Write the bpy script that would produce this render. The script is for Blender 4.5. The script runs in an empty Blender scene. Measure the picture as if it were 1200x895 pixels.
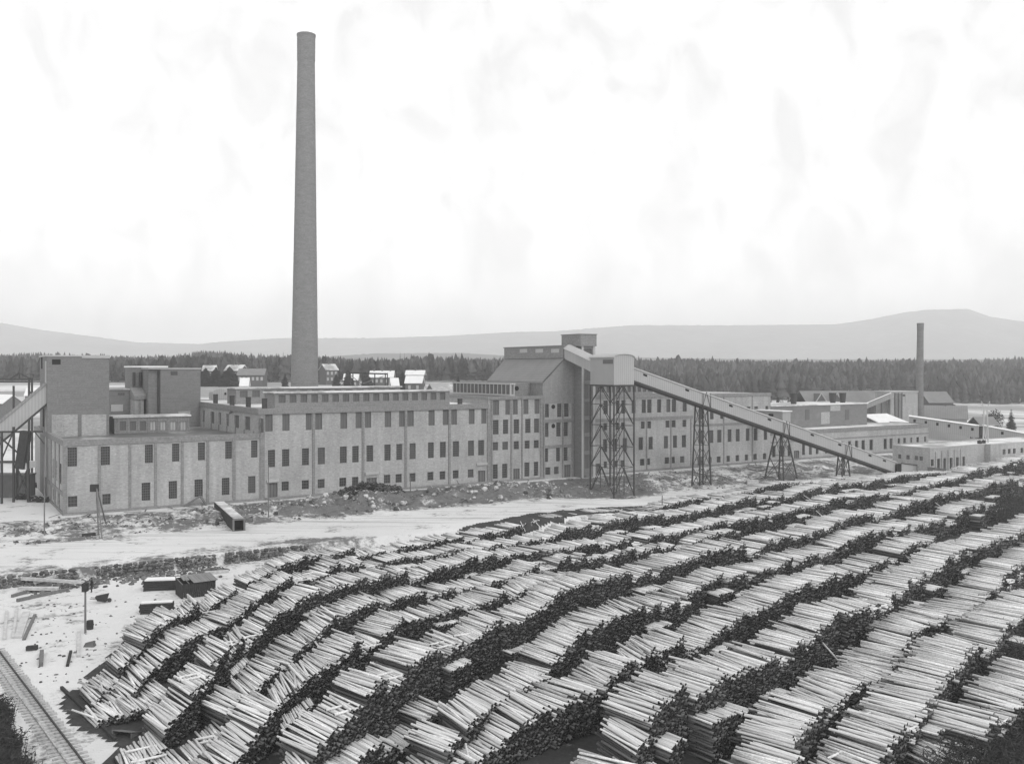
import bpy, math, random
import numpy as np
from mathutils import Vector, Matrix
from mathutils import noise as mnoise
random.seed(7)
RNG = np.random.default_rng(11)
sc = bpy.context.scene
C = sc.collection
# ------------------------------------------------------------------ camera
CH, HZ, FP = 25.0, 432.0, 1100.0        # camera height, horizon row and focal length (photo pixels)
cam = bpy.data.cameras.new('camera'); camo = bpy.data.objects.new('camera', cam); C.objects.link(camo)
camo.location = (0, 0, CH); camo.rotation_euler = (math.radians(90), 0, 0)
cam.sensor_width = 36; cam.lens = 36*FP/1200; cam.shift_y = -(447.5-HZ)/1200
cam.clip_start = 0.5; cam.clip_end = 40000
sc.camera = camo
# ------------------------------------------------------------------ sky, sun, exposure
SUN_EL, SUN_AZ = 38, 140                # azimuth clockwise from +Y
w = bpy.data.worlds.new('World'); sc.world = w; w.use_nodes = True
nt = w.node_tree; nt.nodes.clear()
def N(t, **k):
    n = nt.nodes.new(t)
    for a, b in k.items(): setattr(n, a, b)
    return n
sky = N('ShaderNodeTexSky', sky_type='NISHITA'); sky.sun_disc = False
sky.sun_elevation = math.radians(SUN_EL); sky.sun_rotation = math.radians(SUN_AZ)
bw = N('ShaderNodeRGBToBW'); nt.links.new(sky.outputs[0], bw.inputs[0])
b1 = N('ShaderNodeBackground'); b1.inputs[1].default_value = 0.05; nt.links.new(bw.outputs[0], b1.inputs[0])
tc = N('ShaderNodeTexCoord'); mp = N('ShaderNodeMapping'); mp.inputs['Scale'].default_value = (9, 9, 5.5)
mp.inputs['Rotation'].default_value = (0.3, 0.7, 0)
nz = N('ShaderNodeTexNoise'); nz.inputs['Scale'].default_value = 2.2; nz.inputs['Detail'].default_value = 5; nz.inputs['Distortion'].default_value = 0.6
nt.links.new(tc.outputs['Generated'], mp.inputs[0]); nt.links.new(mp.outputs[0], nz.inputs[0])
cr = N('ShaderNodeValToRGB'); cr.color_ramp.elements[0].position = .36; cr.color_ramp.elements[0].color = (.81, .81, .81, 1)
cr.color_ramp.elements[1].position = .58; cr.color_ramp.elements[1].color = (1, 1, 1, 1)
nt.links.new(nz.outputs[0], cr.inputs[0])
b2 = N('ShaderNodeBackground'); b2.inputs[1].default_value = 1.0; nt.links.new(cr.outputs[0], b2.inputs[0])
ad = N('ShaderNodeAddShader'); out = N('ShaderNodeOutputWorld')
nt.links.new(b1.outputs[0], ad.inputs[0]); nt.links.new(b2.outputs[0], ad.inputs[1]); nt.links.new(ad.outputs[0], out.inputs[0])
sl = bpy.data.lights.new('sun', 'SUN'); sl.energy = 0.9; sl.angle = math.radians(11); sl.color = (1, 1, 1)
so = bpy.data.objects.new('sun', sl); C.objects.link(so); so.location = (0, 0, 300)
_a, _e = math.radians(SUN_AZ), math.radians(SUN_EL)
_d = Vector((math.sin(_a)*math.cos(_e), math.cos(_a)*math.cos(_e), math.sin(_e)))
so.rotation_euler = _d.to_track_quat('Z', 'Y').to_euler()
sc.view_settings.view_transform = 'Standard'; sc.view_settings.look = 'None'
sc.view_settings.exposure = 0.0; sc.view_settings.gamma = 1.0
sc.cycles.max_bounces = 5; sc.cycles.diffuse_bounces = 3; sc.cycles.glossy_bounces = 1
sc.cycles.transmission_bounces = 2; sc.cycles.volume_bounces = 3; sc.cycles.use_denoising = True
HAZE = 0.00026
# ------------------------------------------------------------------ helpers
def mat(name, base, rough=.9, scale=1.0, amp=.25, stretch=(1, 1, 1), fine=0, bump=0, dark=None, spots=None, attr=None, kind=None):
    """grey procedural material: two octaves of noise round a base albedo"""
    m = bpy.data.materials.new(name); m.use_nodes = True
    t = m.node_tree; bs = t.nodes['Principled BSDF']; bs.inputs['Roughness'].default_value = rough
    bs.inputs['Specular IOR Level'].default_value = .5 if rough < .5 else .05
    L = t.links.new
    def n(ty, **k):
        q = t.nodes.new(ty)
        for a, b in k.items(): setattr(q, a, b)
        return q
    def math_(op, a, b=None, c=None):
        q = n('ShaderNodeMath', operation=op)
        for i, v in enumerate((a, b, c)):
            if v is None: continue
            if isinstance(v, (int, float)): q.inputs[i].default_value = v
            else: L(v, q.inputs[i])
        return q.outputs[0]
    co = n('ShaderNodeTexCoord'); mpn = n('ShaderNodeMapping'); mpn.inputs['Scale'].default_value = stretch
    L(co.outputs['Object'], mpn.inputs[0])
    n1 = n('ShaderNodeTexNoise'); n1.inputs['Scale'].default_value = scale; n1.inputs['Detail'].default_value = 6; n1.inputs['Roughness'].default_value = .65
    L(mpn.outputs[0], n1.inputs[0])
    v = math_('MULTIPLY_ADD', n1.outputs[0], 2*amp*1.6, 1-amp*1.6)
    if fine:
        n2 = n('ShaderNodeTexNoise'); n2.inputs['Scale'].default_value = fine; n2.inputs['Detail'].default_value = 3
        L(mpn.outputs[0], n2.inputs[0])
        v = math_('MULTIPLY', v, math_('MULTIPLY_ADD', n2.outputs[0], .9, .55))
    v = math_('MULTIPLY', v, base)
    if kind == 'brick':
        vb = n('ShaderNodeTexVoronoi'); vb.inputs['Scale'].default_value = 2.3; L(co.outputs['Object'], vb.inputs[0])
        sp = math_('LESS_THAN', vb.outputs['Distance'], .15)
        v = math_('ADD', v, math_('MULTIPLY', sp, .16))
        m4 = n('ShaderNodeMapping'); m4.inputs['Scale'].default_value = (1, 1, .12); L(co.outputs['Object'], m4.inputs[0])
        n4 = n('ShaderNodeTexNoise'); n4.inputs['Scale'].default_value = .9; n4.inputs['Detail'].default_value = 7; n4.inputs['Roughness'].default_value = .7; L(m4.outputs[0], n4.inputs[0])
        n5 = n('ShaderNodeTexNoise'); n5.inputs['Scale'].default_value = .09; n5.inputs['Detail'].default_value = 5; L(co.outputs['Object'], n5.inputs[0])
        v = math_('MULTIPLY', v, math_('MULTIPLY_ADD', n4.outputs[0], .7, .65)); v = math_('MULTIPLY', v, math_('MULTIPLY_ADD', n5.outputs[0], .7, .65))
    if kind == 'formwork':
        wv = n('ShaderNodeTexWave', bands_direction='Z'); wv.inputs['Scale'].default_value = .9; wv.inputs['Distortion'].default_value = 3; wv.inputs['Detail'].default_value = 4
        wv.inputs['Detail Scale'].default_value = .6
        L(co.outputs['Object'], wv.inputs[0])
        v = math_('MULTIPLY', v, math_('MULTIPLY_ADD', wv.outputs['Fac'], .14, .93))
    if kind == 'boards':
        wv = n('ShaderNodeTexWave', bands_direction='X'); wv.inputs['Scale'].default_value = .55; wv.inputs['Distortion'].default_value = .6
        L(co.outputs['Object'], wv.inputs[0])
        v = math_('MULTIPLY', v, math_('MULTIPLY_ADD', wv.outputs['Fac'], .16, .9))
    if name == 'window_glass':
        oi = n('ShaderNodeObjectInfo'); rp = math_('POWER', oi.outputs['Random'], 4.0); v = math_('ADD', v, math_('MULTIPLY', rp, .06))
    if attr:
        at = n('ShaderNodeAttribute', attribute_name=attr)
        v = math_('MULTIPLY', v, at.outputs['Fac'])
    if spots:   # patches of another albedo: (scale, threshold, softness, albedo)
        n3 = n('ShaderNodeTexNoise'); n3.inputs['Scale'].default_value = spots[0]; n3.inputs['Detail'].default_value = 8; n3.inputs['Roughness'].default_value = .7
        L(co.outputs['Object'], n3.inputs[0])
        mr = n('ShaderNodeMapRange'); L(n3.outputs[0], mr.inputs[0]); mr.inputs[1].default_value = spots[1]-spots[2]; mr.inputs[2].default_value = spots[1]+spots[2]
        mx = n('ShaderNodeMix', data_type='FLOAT'); L(mr.outputs[0], mx.inputs[0]); L(v, mx.inputs[2]); mx.inputs[3].default_value = spots[3]
        v = mx.outputs[0]
    cc = n('ShaderNodeCombineColor'); [L(v, cc.inputs[i]) for i in range(3)]
    L(cc.outputs[0], bs.inputs['Base Color'])
    if bump:
        bp = n('ShaderNodeBump'); bp.inputs['Strength'].default_value = bump; bp.inputs['Distance'].default_value = .3
        L(n1.outputs[0], bp.inputs['Height']); L(bp.outputs[0], bs.inputs['Normal'])
    return m

M = dict(
    brick=mat('light_brick', .35, scale=1.1, amp=.20, stretch=(.6, .6, 2.0), fine=3.2, kind='brick'),
    concrete=mat('concrete', .225, scale=.8, amp=.14, fine=3, kind='formwork'),
    tower=mat('tower_concrete', .185, scale=.5, amp=.2, stretch=(1, 1, 3), fine=3, kind='formwork', spots=(.16, .66, .08, .24)),
    pale=mat('pale_render', .37, scale=.3, amp=.08, stretch=(1, 1, .3), kind='boards'),
    palep=mat('pale_gallery', .37, scale=.3, amp=.08, kind='boards'),
    roofdark=mat('wet_roof', .085, rough=.35, scale=.12, amp=.4, spots=(.09, .56, .05, .42)),
    roofsnow=mat('snowy_roof', .34, scale=.12, amp=.2, spots=(.07, .5, .06, .72)),
    slate=mat('roof_felt', .22, scale=.3, amp=.15, kind='boards'),
    glass=mat('window_glass', .035, rough=.25, scale=1.3, amp=.4),
    muntin=mat('window_bars', .12, scale=1, amp=.1),
    board=mat('window_board', .13, scale=2, amp=.12, stretch=(3, 3, .5)),
    door=mat('door_boards', .15, scale=2, amp=.15, stretch=(4, 4, .5)),
    sill=mat('pale_trim', .42, scale=1, amp=.1),
    hole=mat('dark_opening', .02, scale=1, amp=.1),
    steel=mat('dark_steel', .06, rough=.6, scale=2, amp=.2),
    timber=mat('weathered_timber', .16, scale=3, amp=.3, stretch=(1, 1, .3)),
    paletimber=mat('pale_timber', .48, scale=1.5, amp=.25, stretch=(.3, 1, 1), fine=6),
    darktimber=mat('tarred_timber', .045, scale=1.5, amp=.3, fine=5),
    chimney=mat('chimney_brick', .21, scale=.5, amp=.2, stretch=(1, 1, 3), fine=2.2, kind='formwork'),
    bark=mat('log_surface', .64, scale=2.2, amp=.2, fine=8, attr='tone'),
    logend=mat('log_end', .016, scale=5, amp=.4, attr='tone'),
    snowroof=mat('snow_on_roof', .75, scale=.5, amp=.1),
    housewall=mat('painted_house_wall', .12, scale=1, amp=.15),
    housepale=mat('pale_house_wall', .5, scale=1, amp=.1),
    stone=mat('field_stone', .13, scale=1.2, amp=.35, bump=.4, attr='tone'),
    rubble=mat('rubble_clods', .11, scale=1.2, amp=.4, attr='tone', spots=(.35, .52, .04, .55)),
    fir=mat('spruce_needles', .05, scale=.4, amp=.4, attr='tone'),
    trunk=mat('tree_bark', .06, scale=3, amp=.3),
    twig=mat('bare_twigs', .05, scale=2, amp=.4),
    hill=mat('far_hill_forest', .14, scale=.004, amp=.5, fine=.02),
    darkclod=mat('dark_clods', .07, scale=2, amp=.4, attr='tone', spots=(.6,.72,.03,.5)),
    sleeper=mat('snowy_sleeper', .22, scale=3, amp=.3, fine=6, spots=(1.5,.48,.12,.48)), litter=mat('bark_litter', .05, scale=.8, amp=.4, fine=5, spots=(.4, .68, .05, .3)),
    cloth=mat('dark_cloth', .03, scale=5, amp=.2), skin=mat('skin', .35), 
)
class MB:
    def __init__(s): s.v = []; s.f = []; s.m = []; s.t = []; s.tone = 1.0
    def add(s, vs, fs, mi=0):
        o = len(s.v); s.v += [tuple(p) for p in vs]
        for f in fs: s.f.append(tuple(i+o for i in f)); s.m.append(mi); s.t.append(s.tone)
    def box(s, x0, x1, y0, y1, z0, z1, mi=0):
        s.hexa([(x0,y0,z0),(x1,y0,z0),(x1,y1,z0),(x0,y1,z0),(x0,y0,z1),(x1,y0,z1),(x1,y1,z1),(x0,y1,z1)], mi)
    def hexa(s, p, mi=0):
        s.add(p, [(3,2,1,0),(4,5,6,7),(0,1,5,4),(1,2,6,5),(2,3,7,6),(3,0,4,7)], mi)
    def beam(s, a, b, wd, hd=None, mi=0):
        a = Vector(a); b = Vector(b); hd = hd or wd; d = (b-a).normalized()
        up = Vector((0,0,1)) if abs(d.z) < .95 else Vector((0,1,0))
        sx = d.cross(up).normalized()*wd/2; sy = sx.cross(d).normalized()*hd/2
        s.hexa([a-sx-sy, a+sx-sy, b+sx-sy, b-sx-sy, a-sx+sy, a+sx+sy, b+sx+sy, b-sx+sy], mi)
    def cyl(s, a, b, r0, r1=None, n=8, mi=0, cap=True):
        a = Vector(a); b = Vector(b); r1 = r0 if r1 is None else r1; d = (b-a).normalized()
        up = Vector((0,0,1)) if abs(d.z) < .95 else Vector((0,1,0))
        sx = d.cross(up).normalized(); sy = sx.cross(d)
        vs = [a+(sx*math.cos(2*math.pi*i/n)+sy*math.sin(2*math.pi*i/n))*r0 for i in range(n)]+[b+(sx*math.cos(2*math.pi*i/n)+sy*math.sin(2*math.pi*i/n))*r1 for i in range(n)]
        fs = [(i, n+i, n+(i+1) % n, (i+1) % n) for i in range(n)]
        if cap: fs += [tuple(range(n)), tuple(range(2*n-1, n-1, -1))]
        s.add(vs, fs, mi)
    def extr(s, prof, y0, y1, mi=0):   # polygon in x,z extruded along y
        n = len(prof); vs = [(x, y0, z) for x, z in prof]+[(x, y1, z) for x, z in prof]
        s.add(vs, [tuple(range(n)), tuple(range(2*n-1, n-1, -1))]+[(i, n+i, n+(i+1) % n, (i+1) % n) for i in range(n)], mi)
    def build(s, name, mats, parent=None, loc=None, smooth=False):
        me = bpy.data.meshes.new(name); me.from_pydata(s.v, [], s.f)
        mats = mats if isinstance(mats, (list, tuple)) else [mats]
        for q in mats: me.materials.append(M[q] if isinstance(q, str) else q)
        if any(s.m): me.polygons.foreach_set('material_index', s.m)
        at = me.attributes.new('tone', 'FLOAT', 'FACE'); at.data.foreach_set('value', s.t)
        if smooth: me.polygons.foreach_set('use_smooth', [True]*len(s.f))
        me.update()
        o = bpy.data.objects.new(name, me); C.objects.link(o)
        if parent: o.parent = parent
        if loc is not None: o.location = loc
        return o
def tag(o, label=None, cat=None, group=None, kind=None):
    if label: o['label'] = label
    if cat: o['category'] = cat
    if group: o['group'] = group
    if kind: o['kind'] = kind
    return o
def empty(name, label, cat, loc=(0,0,0), rz=0, group=None):
    o = bpy.data.objects.new(name, None); o.empty_display_size = .3; C.objects.link(o)
    o.location = loc; o.rotation_euler = (0, 0, rz); tag(o, label, cat, group); return o
def ss(a, b, x):
    x = np.clip((x-a)/(b-a), 0, 1); return x*x*(3-2*x)
# factory grid: u runs along the long facade, v runs away from the camera
AX = math.radians(32.3)
U = np.array([math.cos(AX), math.sin(AX)]); V = np.array([-math.sin(AX), math.cos(AX)])
Y0 = FP*CH/(604-HZ); P0 = np.array([(75.5-600)/FP*Y0, Y0])
def T(px, w=0.0):
    k = (px-600)/FP; b = P0+V*w
    return float((k*b[1]-b[0])/(U[0]-k*U[1]))
def Wd(t, w=0.0): return P0+U*t+V*w
def Z(px, py, w=0.0):
    p = Wd(T(px, w), w); return float(CH-(py-HZ)*p[1]/FP)
def atW(px, t):       # w where the line t=const meets picture column px
    k = (px-600)/FP; b = P0+U*t
    return float((k*b[1]-b[0])/(V[0]-k*V[1]))
def G(px, py, z=0.0):
    D = FP*(CH-z)/(py-HZ); return np.array([(px-600)/FP*D, D])
def at(px, D): return ((px-600)/FP*D, D)
def zpy(py, D): return CH-(py-HZ)*D/FP
# ------------------------------------------------------------------ ground
YARD = -2.0
def vn(x, y, s, seed=0):
    """cheap smooth value noise on arrays"""
    x = x/s+seed*17.3; y = y/s+seed*9.1; xi = np.floor(x).astype(int); yi = np.floor(y).astype(int)
    fx = x-xi; fy = y-yi; fx = fx*fx*(3-2*fx); fy = fy*fy*(3-2*fy)
    def h(a, b): 
        n = np.sin(a*127.1+b*311.7)*43758.5453; return n-np.floor(n)
    return (h(xi,yi)*(1-fx)+h(xi+1,yi)*fx)*(1-fy)+(h(xi,yi+1)*(1-fx)+h(xi+1,yi+1)*fx)*fy
def gh(x, y):
    x = np.asarray(x, float); y = np.asarray(y, float)
    dx = x-P0[0]; dy = y-P0[1]
    t = dx*U[0]+dy*U[1]; w_ = dx*V[0]+dy*V[1]
    right = ss(78, 110, t)
    # factory platform, banked down to the road, then a step down to the timber yard
    bank = -.7*ss(-5, -22, w_); drop = -1.3*ss(-43.5, -45.5, w_)
    hl = bank+drop
    hr = YARD*ss(-2, -14, w_)
    h = hl*(1-right)+hr*right
    h = np.where(w_ < -60, YARD, h)
    rub = np.exp(-((w_+13)/6.5)**2)
    rgh = (vn(x, y, 3.1)+.6*vn(x, y, 1.3, 2)+.35*vn(x, y, .6, 3)-.95)
    h = h+rub*(.3+.8*ss(28, 45, t)+(1.1+1.3*ss(25, 45, t))*rgh)*ss(-14, 8, t)*(1-.55*right)
    rub2 = np.exp(-((w_+49)/4)**2)*ss(40, 20, t)*ss(-12, 0, t)
    h = h+rub2*.5*rgh*.5
    pit = np.exp(-(((x-19)/8)**2+((y-201)/5)**2)); h = h-1.2*pit
    h = h+.10*(vn(x, y, 9, 4)-.5)*ss(0, -10, w_)+.06*(vn(x, y, 1.7, 5)-.5)*ss(0, -6, w_)
    az = x/np.maximum(y, 1)
    far = ss(285, 430, y)*(17-12*ss(-.05, .2, az)-5*ss(.36,.5,az)); h = h+far
    h = h+ss(580, 950, y)*(3+15*ss(-.02, .2, az)+5*(vn(x, y, 260, 7)-.5)); h = h-ss(1500, 4000, y)*30
    # bank under the camera's own rise, lower left
    h = h+2.2*ss(78, 60, y)*ss(-36, -44, x)
    return h
def gz(x, y): return float(gh(np.array([x]), np.array([y]))[0])
def sheet(name, xs, ys, material, zoff=0):
    X, Yy = np.meshgrid(xs, ys); Zz = gh(X, Yy)+zoff
    nx, ny = len(xs), len(ys)
    v = np.stack([X.ravel(), Yy.ravel(), Zz.ravel()], 1)
    i = np.arange((ny-1)*(nx-1)); r = i//(nx-1); c = i % (nx-1); a = r*nx+c
    f = np.stack([a, a+1, a+nx+1, a+nx], 1)
    me = bpy.data.meshes.new(name); me.vertices.add(len(v)); me.vertices.foreach_set('co', v.ravel())
    me.loops.add(f.size); me.loops.foreach_set('vertex_index', f.ravel())
    me.polygons.add(len(f)); me.polygons.foreach_set('loop_start', np.arange(len(f))*4); me.polygons.foreach_set('loop_total', np.full(len(f), 4))
    me.update(calc_edges=True); me.polygons.foreach_set('use_smooth', [True]*len(f)); me.materials.append(material)
    o = bpy.data.objects.new(name, me); C.objects.link(o); return o
def ground_mat():
    m = bpy.data.materials.new('snow_and_earth'); m.use_nodes = True; t = m.node_tree; L = t.links.new
    bs = t.nodes['Principled BSDF']; bs.inputs['Roughness'].default_value = .95; bs.inputs['Specular IOR Level'].default_value = .1
    def n(ty, **k):
        q = t.nodes.new(ty)
        for a, b in k.items(): setattr(q, a, b)
        return q
    def mt(op, a, b=None, c=None, clamp=False):
        q = n('ShaderNodeMath', operation=op); q.use_clamp = clamp
        for i, v in enumerate((a, b, c)):
            if v is None: continue
            if isinstance(v, (int, float)): q.inputs[i].default_value = v
            else: L(v, q.inputs[i])
        return q.outputs[0]
    def mr(v, a, b, c=0., d=1.):
        q = n('ShaderNodeMapRange'); q.interpolation_type = 'SMOOTHSTEP'; L(v, q.inputs[0])
        for i, val in enumerate((a, b, c, d)): q.inputs[i+1].default_value = val
        return q.outputs[0]
    g = n('ShaderNodeNewGeometry'); sp = n('ShaderNodeSeparateXYZ'); L(g.outputs['Position'], sp.inputs[0])
    x, y = sp.outputs[0], sp.outputs[1]
    dx = mt('SUBTRACT', x, float(P0[0])); dy = mt('SUBTRACT', y, float(P0[1]))
    tt = mt('ADD', mt('MULTIPLY', dx, float(U[0])), mt('MULTIPLY', dy, float(U[1])))
    ww = mt('ADD', mt('MULTIPLY', dx, float(V[0])), mt('MULTIPLY', dy, float(V[1])))
    def noise(s, d=8, r=.65, st=None):
        q = n('ShaderNodeTexNoise'); q.inputs['Scale'].default_value = s; q.inputs['Detail'].default_value = d; q.inputs['Roughness'].default_value = r
        if st:
            mp_ = n('ShaderNodeMapping'); mp_.inputs['Scale'].default_value = st; mp_.inputs['Rotation'].default_value = (0, 0, -AX); L(g.outputs['Position'], mp_.inputs[0]); L(mp_.outputs[0], q.inputs[0])
        else: L(g.outputs['Position'], q.inputs[0])
        return q.outputs[0]
    n1 = noise(.16, 10, .72); n2 = noise(1.3, 6, .7); n3 = noise(.03, 4, .5)
    # share of bare earth: most on the rubble bank, some on the yard's near side, little on the road
    band = mt('MULTIPLY', mr(ww, -26, -19), mr(ww, -1, -5))
    band = mt('MULTIPLY', band, mr(tt, -30, 5))
    band2 = mt('MULTIPLY', mr(ww, -50, -44), mr(ww, -37, -41)); band2 = mt('MULTIPLY', band2, mr(tt, 45, 25))
    yard = mr(ww, -46, -56)
    n6 = noise(5.5, 4, .8); e = mt('ADD', mt('MULTIPLY', n1, 1.0), mt('MULTIPLY', n2, .5)); e = mt('ADD', e, mt('MULTIPLY', mr(n6, .60, .72), .22))
    e = mt('ADD', e, mt('MULTIPLY', band, mt('ADD', .17, mt('MULTIPLY', mt('MULTIPLY', mr(tt, 28, 45), mr(tt, 125, 100)), .13)))); e = mt('ADD', e, mt('MULTIPLY', band2, .15)); e = mt('ADD', e, mt('MULTIPLY', yard, .02))
    earth = mr(e, .80, .98)
    tr = noise(.5, 5, .6, (.06, 1.6, 1)); roadm = mt('MULTIPLY', mr(ww, -40, -36), mr(ww, -19, -23))
    ruts = mt('MULTIPLY', mr(tr, .5, .68), mt('MULTIPLY', roadm, .5))
    farm = mr(y, 280, 330); f2 = mt('MULTIPLY', farm, mr(noise(.02, 8, .7, (.4, 1.5, 1)), .42, .55))
    earth = mt('MAXIMUM', mt('MAXIMUM', earth, ruts), mt('MULTIPLY', f2, .7))
    ev = mt('MULTIPLY_ADD', n2, .22, .03)
    sv = mt('MULTIPLY_ADD', n3, .30, .44); sv = mt('ADD', sv, mt('MULTIPLY', n2, .12))
    mx = n('ShaderNodeMix', data_type='FLOAT'); L(earth, mx.inputs[0]); L(sv, mx.inputs[2]); L(ev, mx.inputs[3])
    v = mx.outputs[0]
    cc = n('ShaderNodeCombineColor'); [L(v, cc.inputs[i]) for i in range(3)]; L(cc.outputs[0], bs.inputs['Base Color'])
    bp = n('ShaderNodeBump'); bp.inputs['Strength'].default_value = .6; bp.inputs['Distance'].default_value = .35
    L(mt('ADD', n2, mt('MULTIPLY', n1, 2.)), bp.inputs['Height']); L(bp.outputs[0], bs.inputs['Normal'])
    return m
def axis(parts):
    a = np.concatenate([np.arange(p, q, s) for p, q, s in parts]); return np.append(a, parts[-1][1])
xs = axis([(-8000,-1000,350),(-1000,-240,30),(-240,-110,5),(-110,110,.55),(110,240,3),(240,1000,30),(1000,8000,350)])
ys = axis([(-60,50,5),(50,250,.55),(250,420,8),(420,1200,15),(1200,7200,300)])
gnd = sheet('ground', xs, ys, ground_mat()); tag(gnd, 'snowy ground with bare earth, a trampled road and the timber yard', kind='structure')
# ------------------------------------------------------------------ far hills
def ridge(name, outline, D, depth, label, material, base=-30):
    px = np.linspace(-500, 1700, 500)
    oy = np.interp(px, [p[0] for p in outline], [p[1] for p in outline])
    k = (px-600)/FP
    h = CH+(HZ-oy)*D/FP
    prof = [(-1.0, 0.0), (-.8, .28), (-.55, .55), (-.3, .8), (-.12, .94), (0, 1.0), (.3, .8), (1., 0)]
    v = []; nr = len(prof)
    for r, (d, q) in enumerate(prof):
        Dd = D+d*depth
        for i in range(len(px)):
            nzv = mnoise.noise(Vector((px[i]*.03, r*1.7, D*.01)))*h[i]*.05
            hh = base+(h[i]-base)*q+(nzv if 0 < r < nr-1 and r != 5 else 0)
            if r == 5: hh += mnoise.noise(Vector((px[i]*.25, 3, 1)))*D*.0006
            v.append((k[i]*Dd, Dd, hh))
    n = len(px); f = [(r*n+i, r*n+i+1, (r+1)*n+i+1, (r+1)*n+i) for r in range(nr-1) for i in range(n-1)]
    b = MB(); b.add(v, f); o = b.build(name, material, smooth=True); tag(o, label, kind='structure'); return o
ridge('hills', [(-500,360),(-200,372),(0,378),(45,386),(100,393),(160,401),(235,403),(250,401),(330,396),(440,396),(520,393.5),(600,389),(650,388),(740,381),(860,381),(980,380),(1020,374),(1060,366),(1085,363),(1135,362),(1160,371),(1200,377),(1400,380),(1700,372)], 5400, 1200, 'long pale hills on the horizon', 'hill')
ridge('wooded_ridge', [(-500,418),(0,420),(200,420),(380,418),(440,414),(540,413.5),(600,417),(900,421),(1200,421),(1700,420)], 2300, 500, 'low wooded ridge beyond the forest', 'hill')
# ------------------------------------------------------------------ windows and facades
def unit_pane(name, material):
    b = MB(); b.add([(0,0,0),(1,0,0),(1,0,1),(0,0,1),(0,.06,0),(1,.06,0),(1,.06,1),(0,.06,1)], [(0,1,2,3),(7,6,5,4),(0,3,7,4),(1,5,6,2),(3,2,6,7),(0,4,5,1)])
    o = b.build(name, material); me = o.data; bpy.data.objects.remove(o); return me
def unit_bars(name, nx, nz, material, tx=.05, tz=.03):
    b = MB()
    for i in range(nx+1):
        c = i/nx; a0 = min(max(c-tx/2, 0), 1-tx); b.box(a0, a0+tx, -.05, 0, 0, 1)
    for i in range(nz+1):
        c = i/nz; a0 = min(max(c-tz/2, 0), 1-tz); b.box(0, 1, -.055, -.002, a0, a0+tz)
    o = b.build(name, material); me = o.data; bpy.data.objects.remove(o); return me
ME = dict(pane=unit_pane('window', 'glass'), board=unit_pane('window', 'board'), door=unit_pane('door', 'door'), light=unit_pane('window', 'sill'),
          bars=unit_bars('window_bars', 3, 6, 'muntin'), bars2=unit_bars('window_bars', 3, 3, 'muntin', .05, .05), bars4=unit_bars('window_bars', 4, 7, 'muntin', .05, .03),
          frame=unit_bars('window_frame', 1, 1, 'sill', .08, .05), frame2=unit_bars('window_frame', 2, 1, 'muntin', .07, .04), planks=unit_bars('door_frame', 3, 1, 'darktimber', .03, .03))
def inst(name, me, parent, loc, scl, rz=0):
    o = bpy.data.objects.new(name, me); C.objects.link(o); o.parent = parent; o.location = loc; o.scale = scl; o.rotation_euler = (0, 0, rz); return o
class Bld:
    """a building in factory coordinates; root sits on the ground at its front left corner"""
    def __init__(s, name, label, t0, w0, cat='building', group=None, zg=0):
        s.t0, s.w0, s.zg = t0, w0, zg; p = Wd(t0, w0)
        s.r = empty(name, label, cat, (p[0], p[1], zg), AX, group)
    def part(s, b, name, mats, **k):
        b.v = [(x-s.t0, y-s.w0, z-s.zg) for x, y, z in b.v]; return b.build(name, mats, s.r, **k)
    def win(s, tl, tr, z0, z1, w, typ='pane', side=False):
        me = {'pane': 'pane', 'grid4': 'pane', 'small': 'pane', 'board': 'board', 'light': 'light', 'door': 'door', 'plain': 'pane'}[typ]
        if side:   # window on a wall facing -u: tl,tr are w values (near, far), w is t
            loc = (w-s.t0, tr-s.w0, z0-s.zg); scl = (abs(tr-tl), 1, z1-z0); rz = -math.pi/2
        else:
            loc = (tl-s.t0, w-s.w0, z0-s.zg); scl = (tr-tl, 1, z1-z0); rz = 0
        o = inst('door' if typ == 'door' else 'window', ME[me], s.r, loc, scl, rz)
        fr = {'pane': 'bars', 'grid4': 'bars4', 'small': 'bars2', 'board': 'frame2', 'light': 'frame2', 'door': 'planks'}.get(typ)
        if fr: inst(ME[fr].name.split('.')[0], ME[fr], o, (0, 0, 0), (1, 1, 1))
        return o
def facade(b, t0, t1, z0, z1, w, ops, rec=.35, mi=0, side=False, rmi=None):
    """wall skin with real openings and reveals"""
    rmi = mi if rmi is None else rmi
    def P(t, ww, z): return (w+(ww-w), t, z) if side else (t, ww, z)
    ops = [(max(a, t0), min(c, t1), max(d, z0), min(e, z1)) for a, c, d, e in ops]
    xs_ = sorted({t0, t1}|{o[0] for o in ops}|{o[1] for o in ops}); zs_ = sorted({z0, z1}|{o[2] for o in ops}|{o[3] for o in ops})
    for i in range(len(xs_)-1):
        run = None
        for j in range(len(zs_)-1):
            cx = (xs_[i]+xs_[i+1])/2; cz = (zs_[j]+zs_[j+1])/2
            hit = any(o[0] < cx < o[1] and o[2] < cz < o[3] for o in ops)
            if not hit: run = zs_[j] if run is None else run
            if (hit or j == len(zs_)-2) and run is not None:
                ze = zs_[j] if hit else zs_[j+1]
                b.add([P(xs_[i], w, run), P(xs_[i+1], w, run), P(xs_[i+1], w, ze), P(xs_[i], w, ze)], [(0,1,2,3) if not side else (3,2,1,0)], mi); run = None
    for a, c, d, e in ops:
        r = w+rec
        for q in ([(a,w,d),(a,w,e),(a,r,e),(a,r,d)], [(c,w,e),(c,w,d),(c,r,d),(c,r,e)], [(a,w,e),(c,w,e),(c,r,e),(a,r,e)], [(c,w,d),(a,w,d),(a,r,d),(c,r,d)]):
            b.add([P(*p) for p in q], [(0,1,2,3)], rmi)
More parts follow.
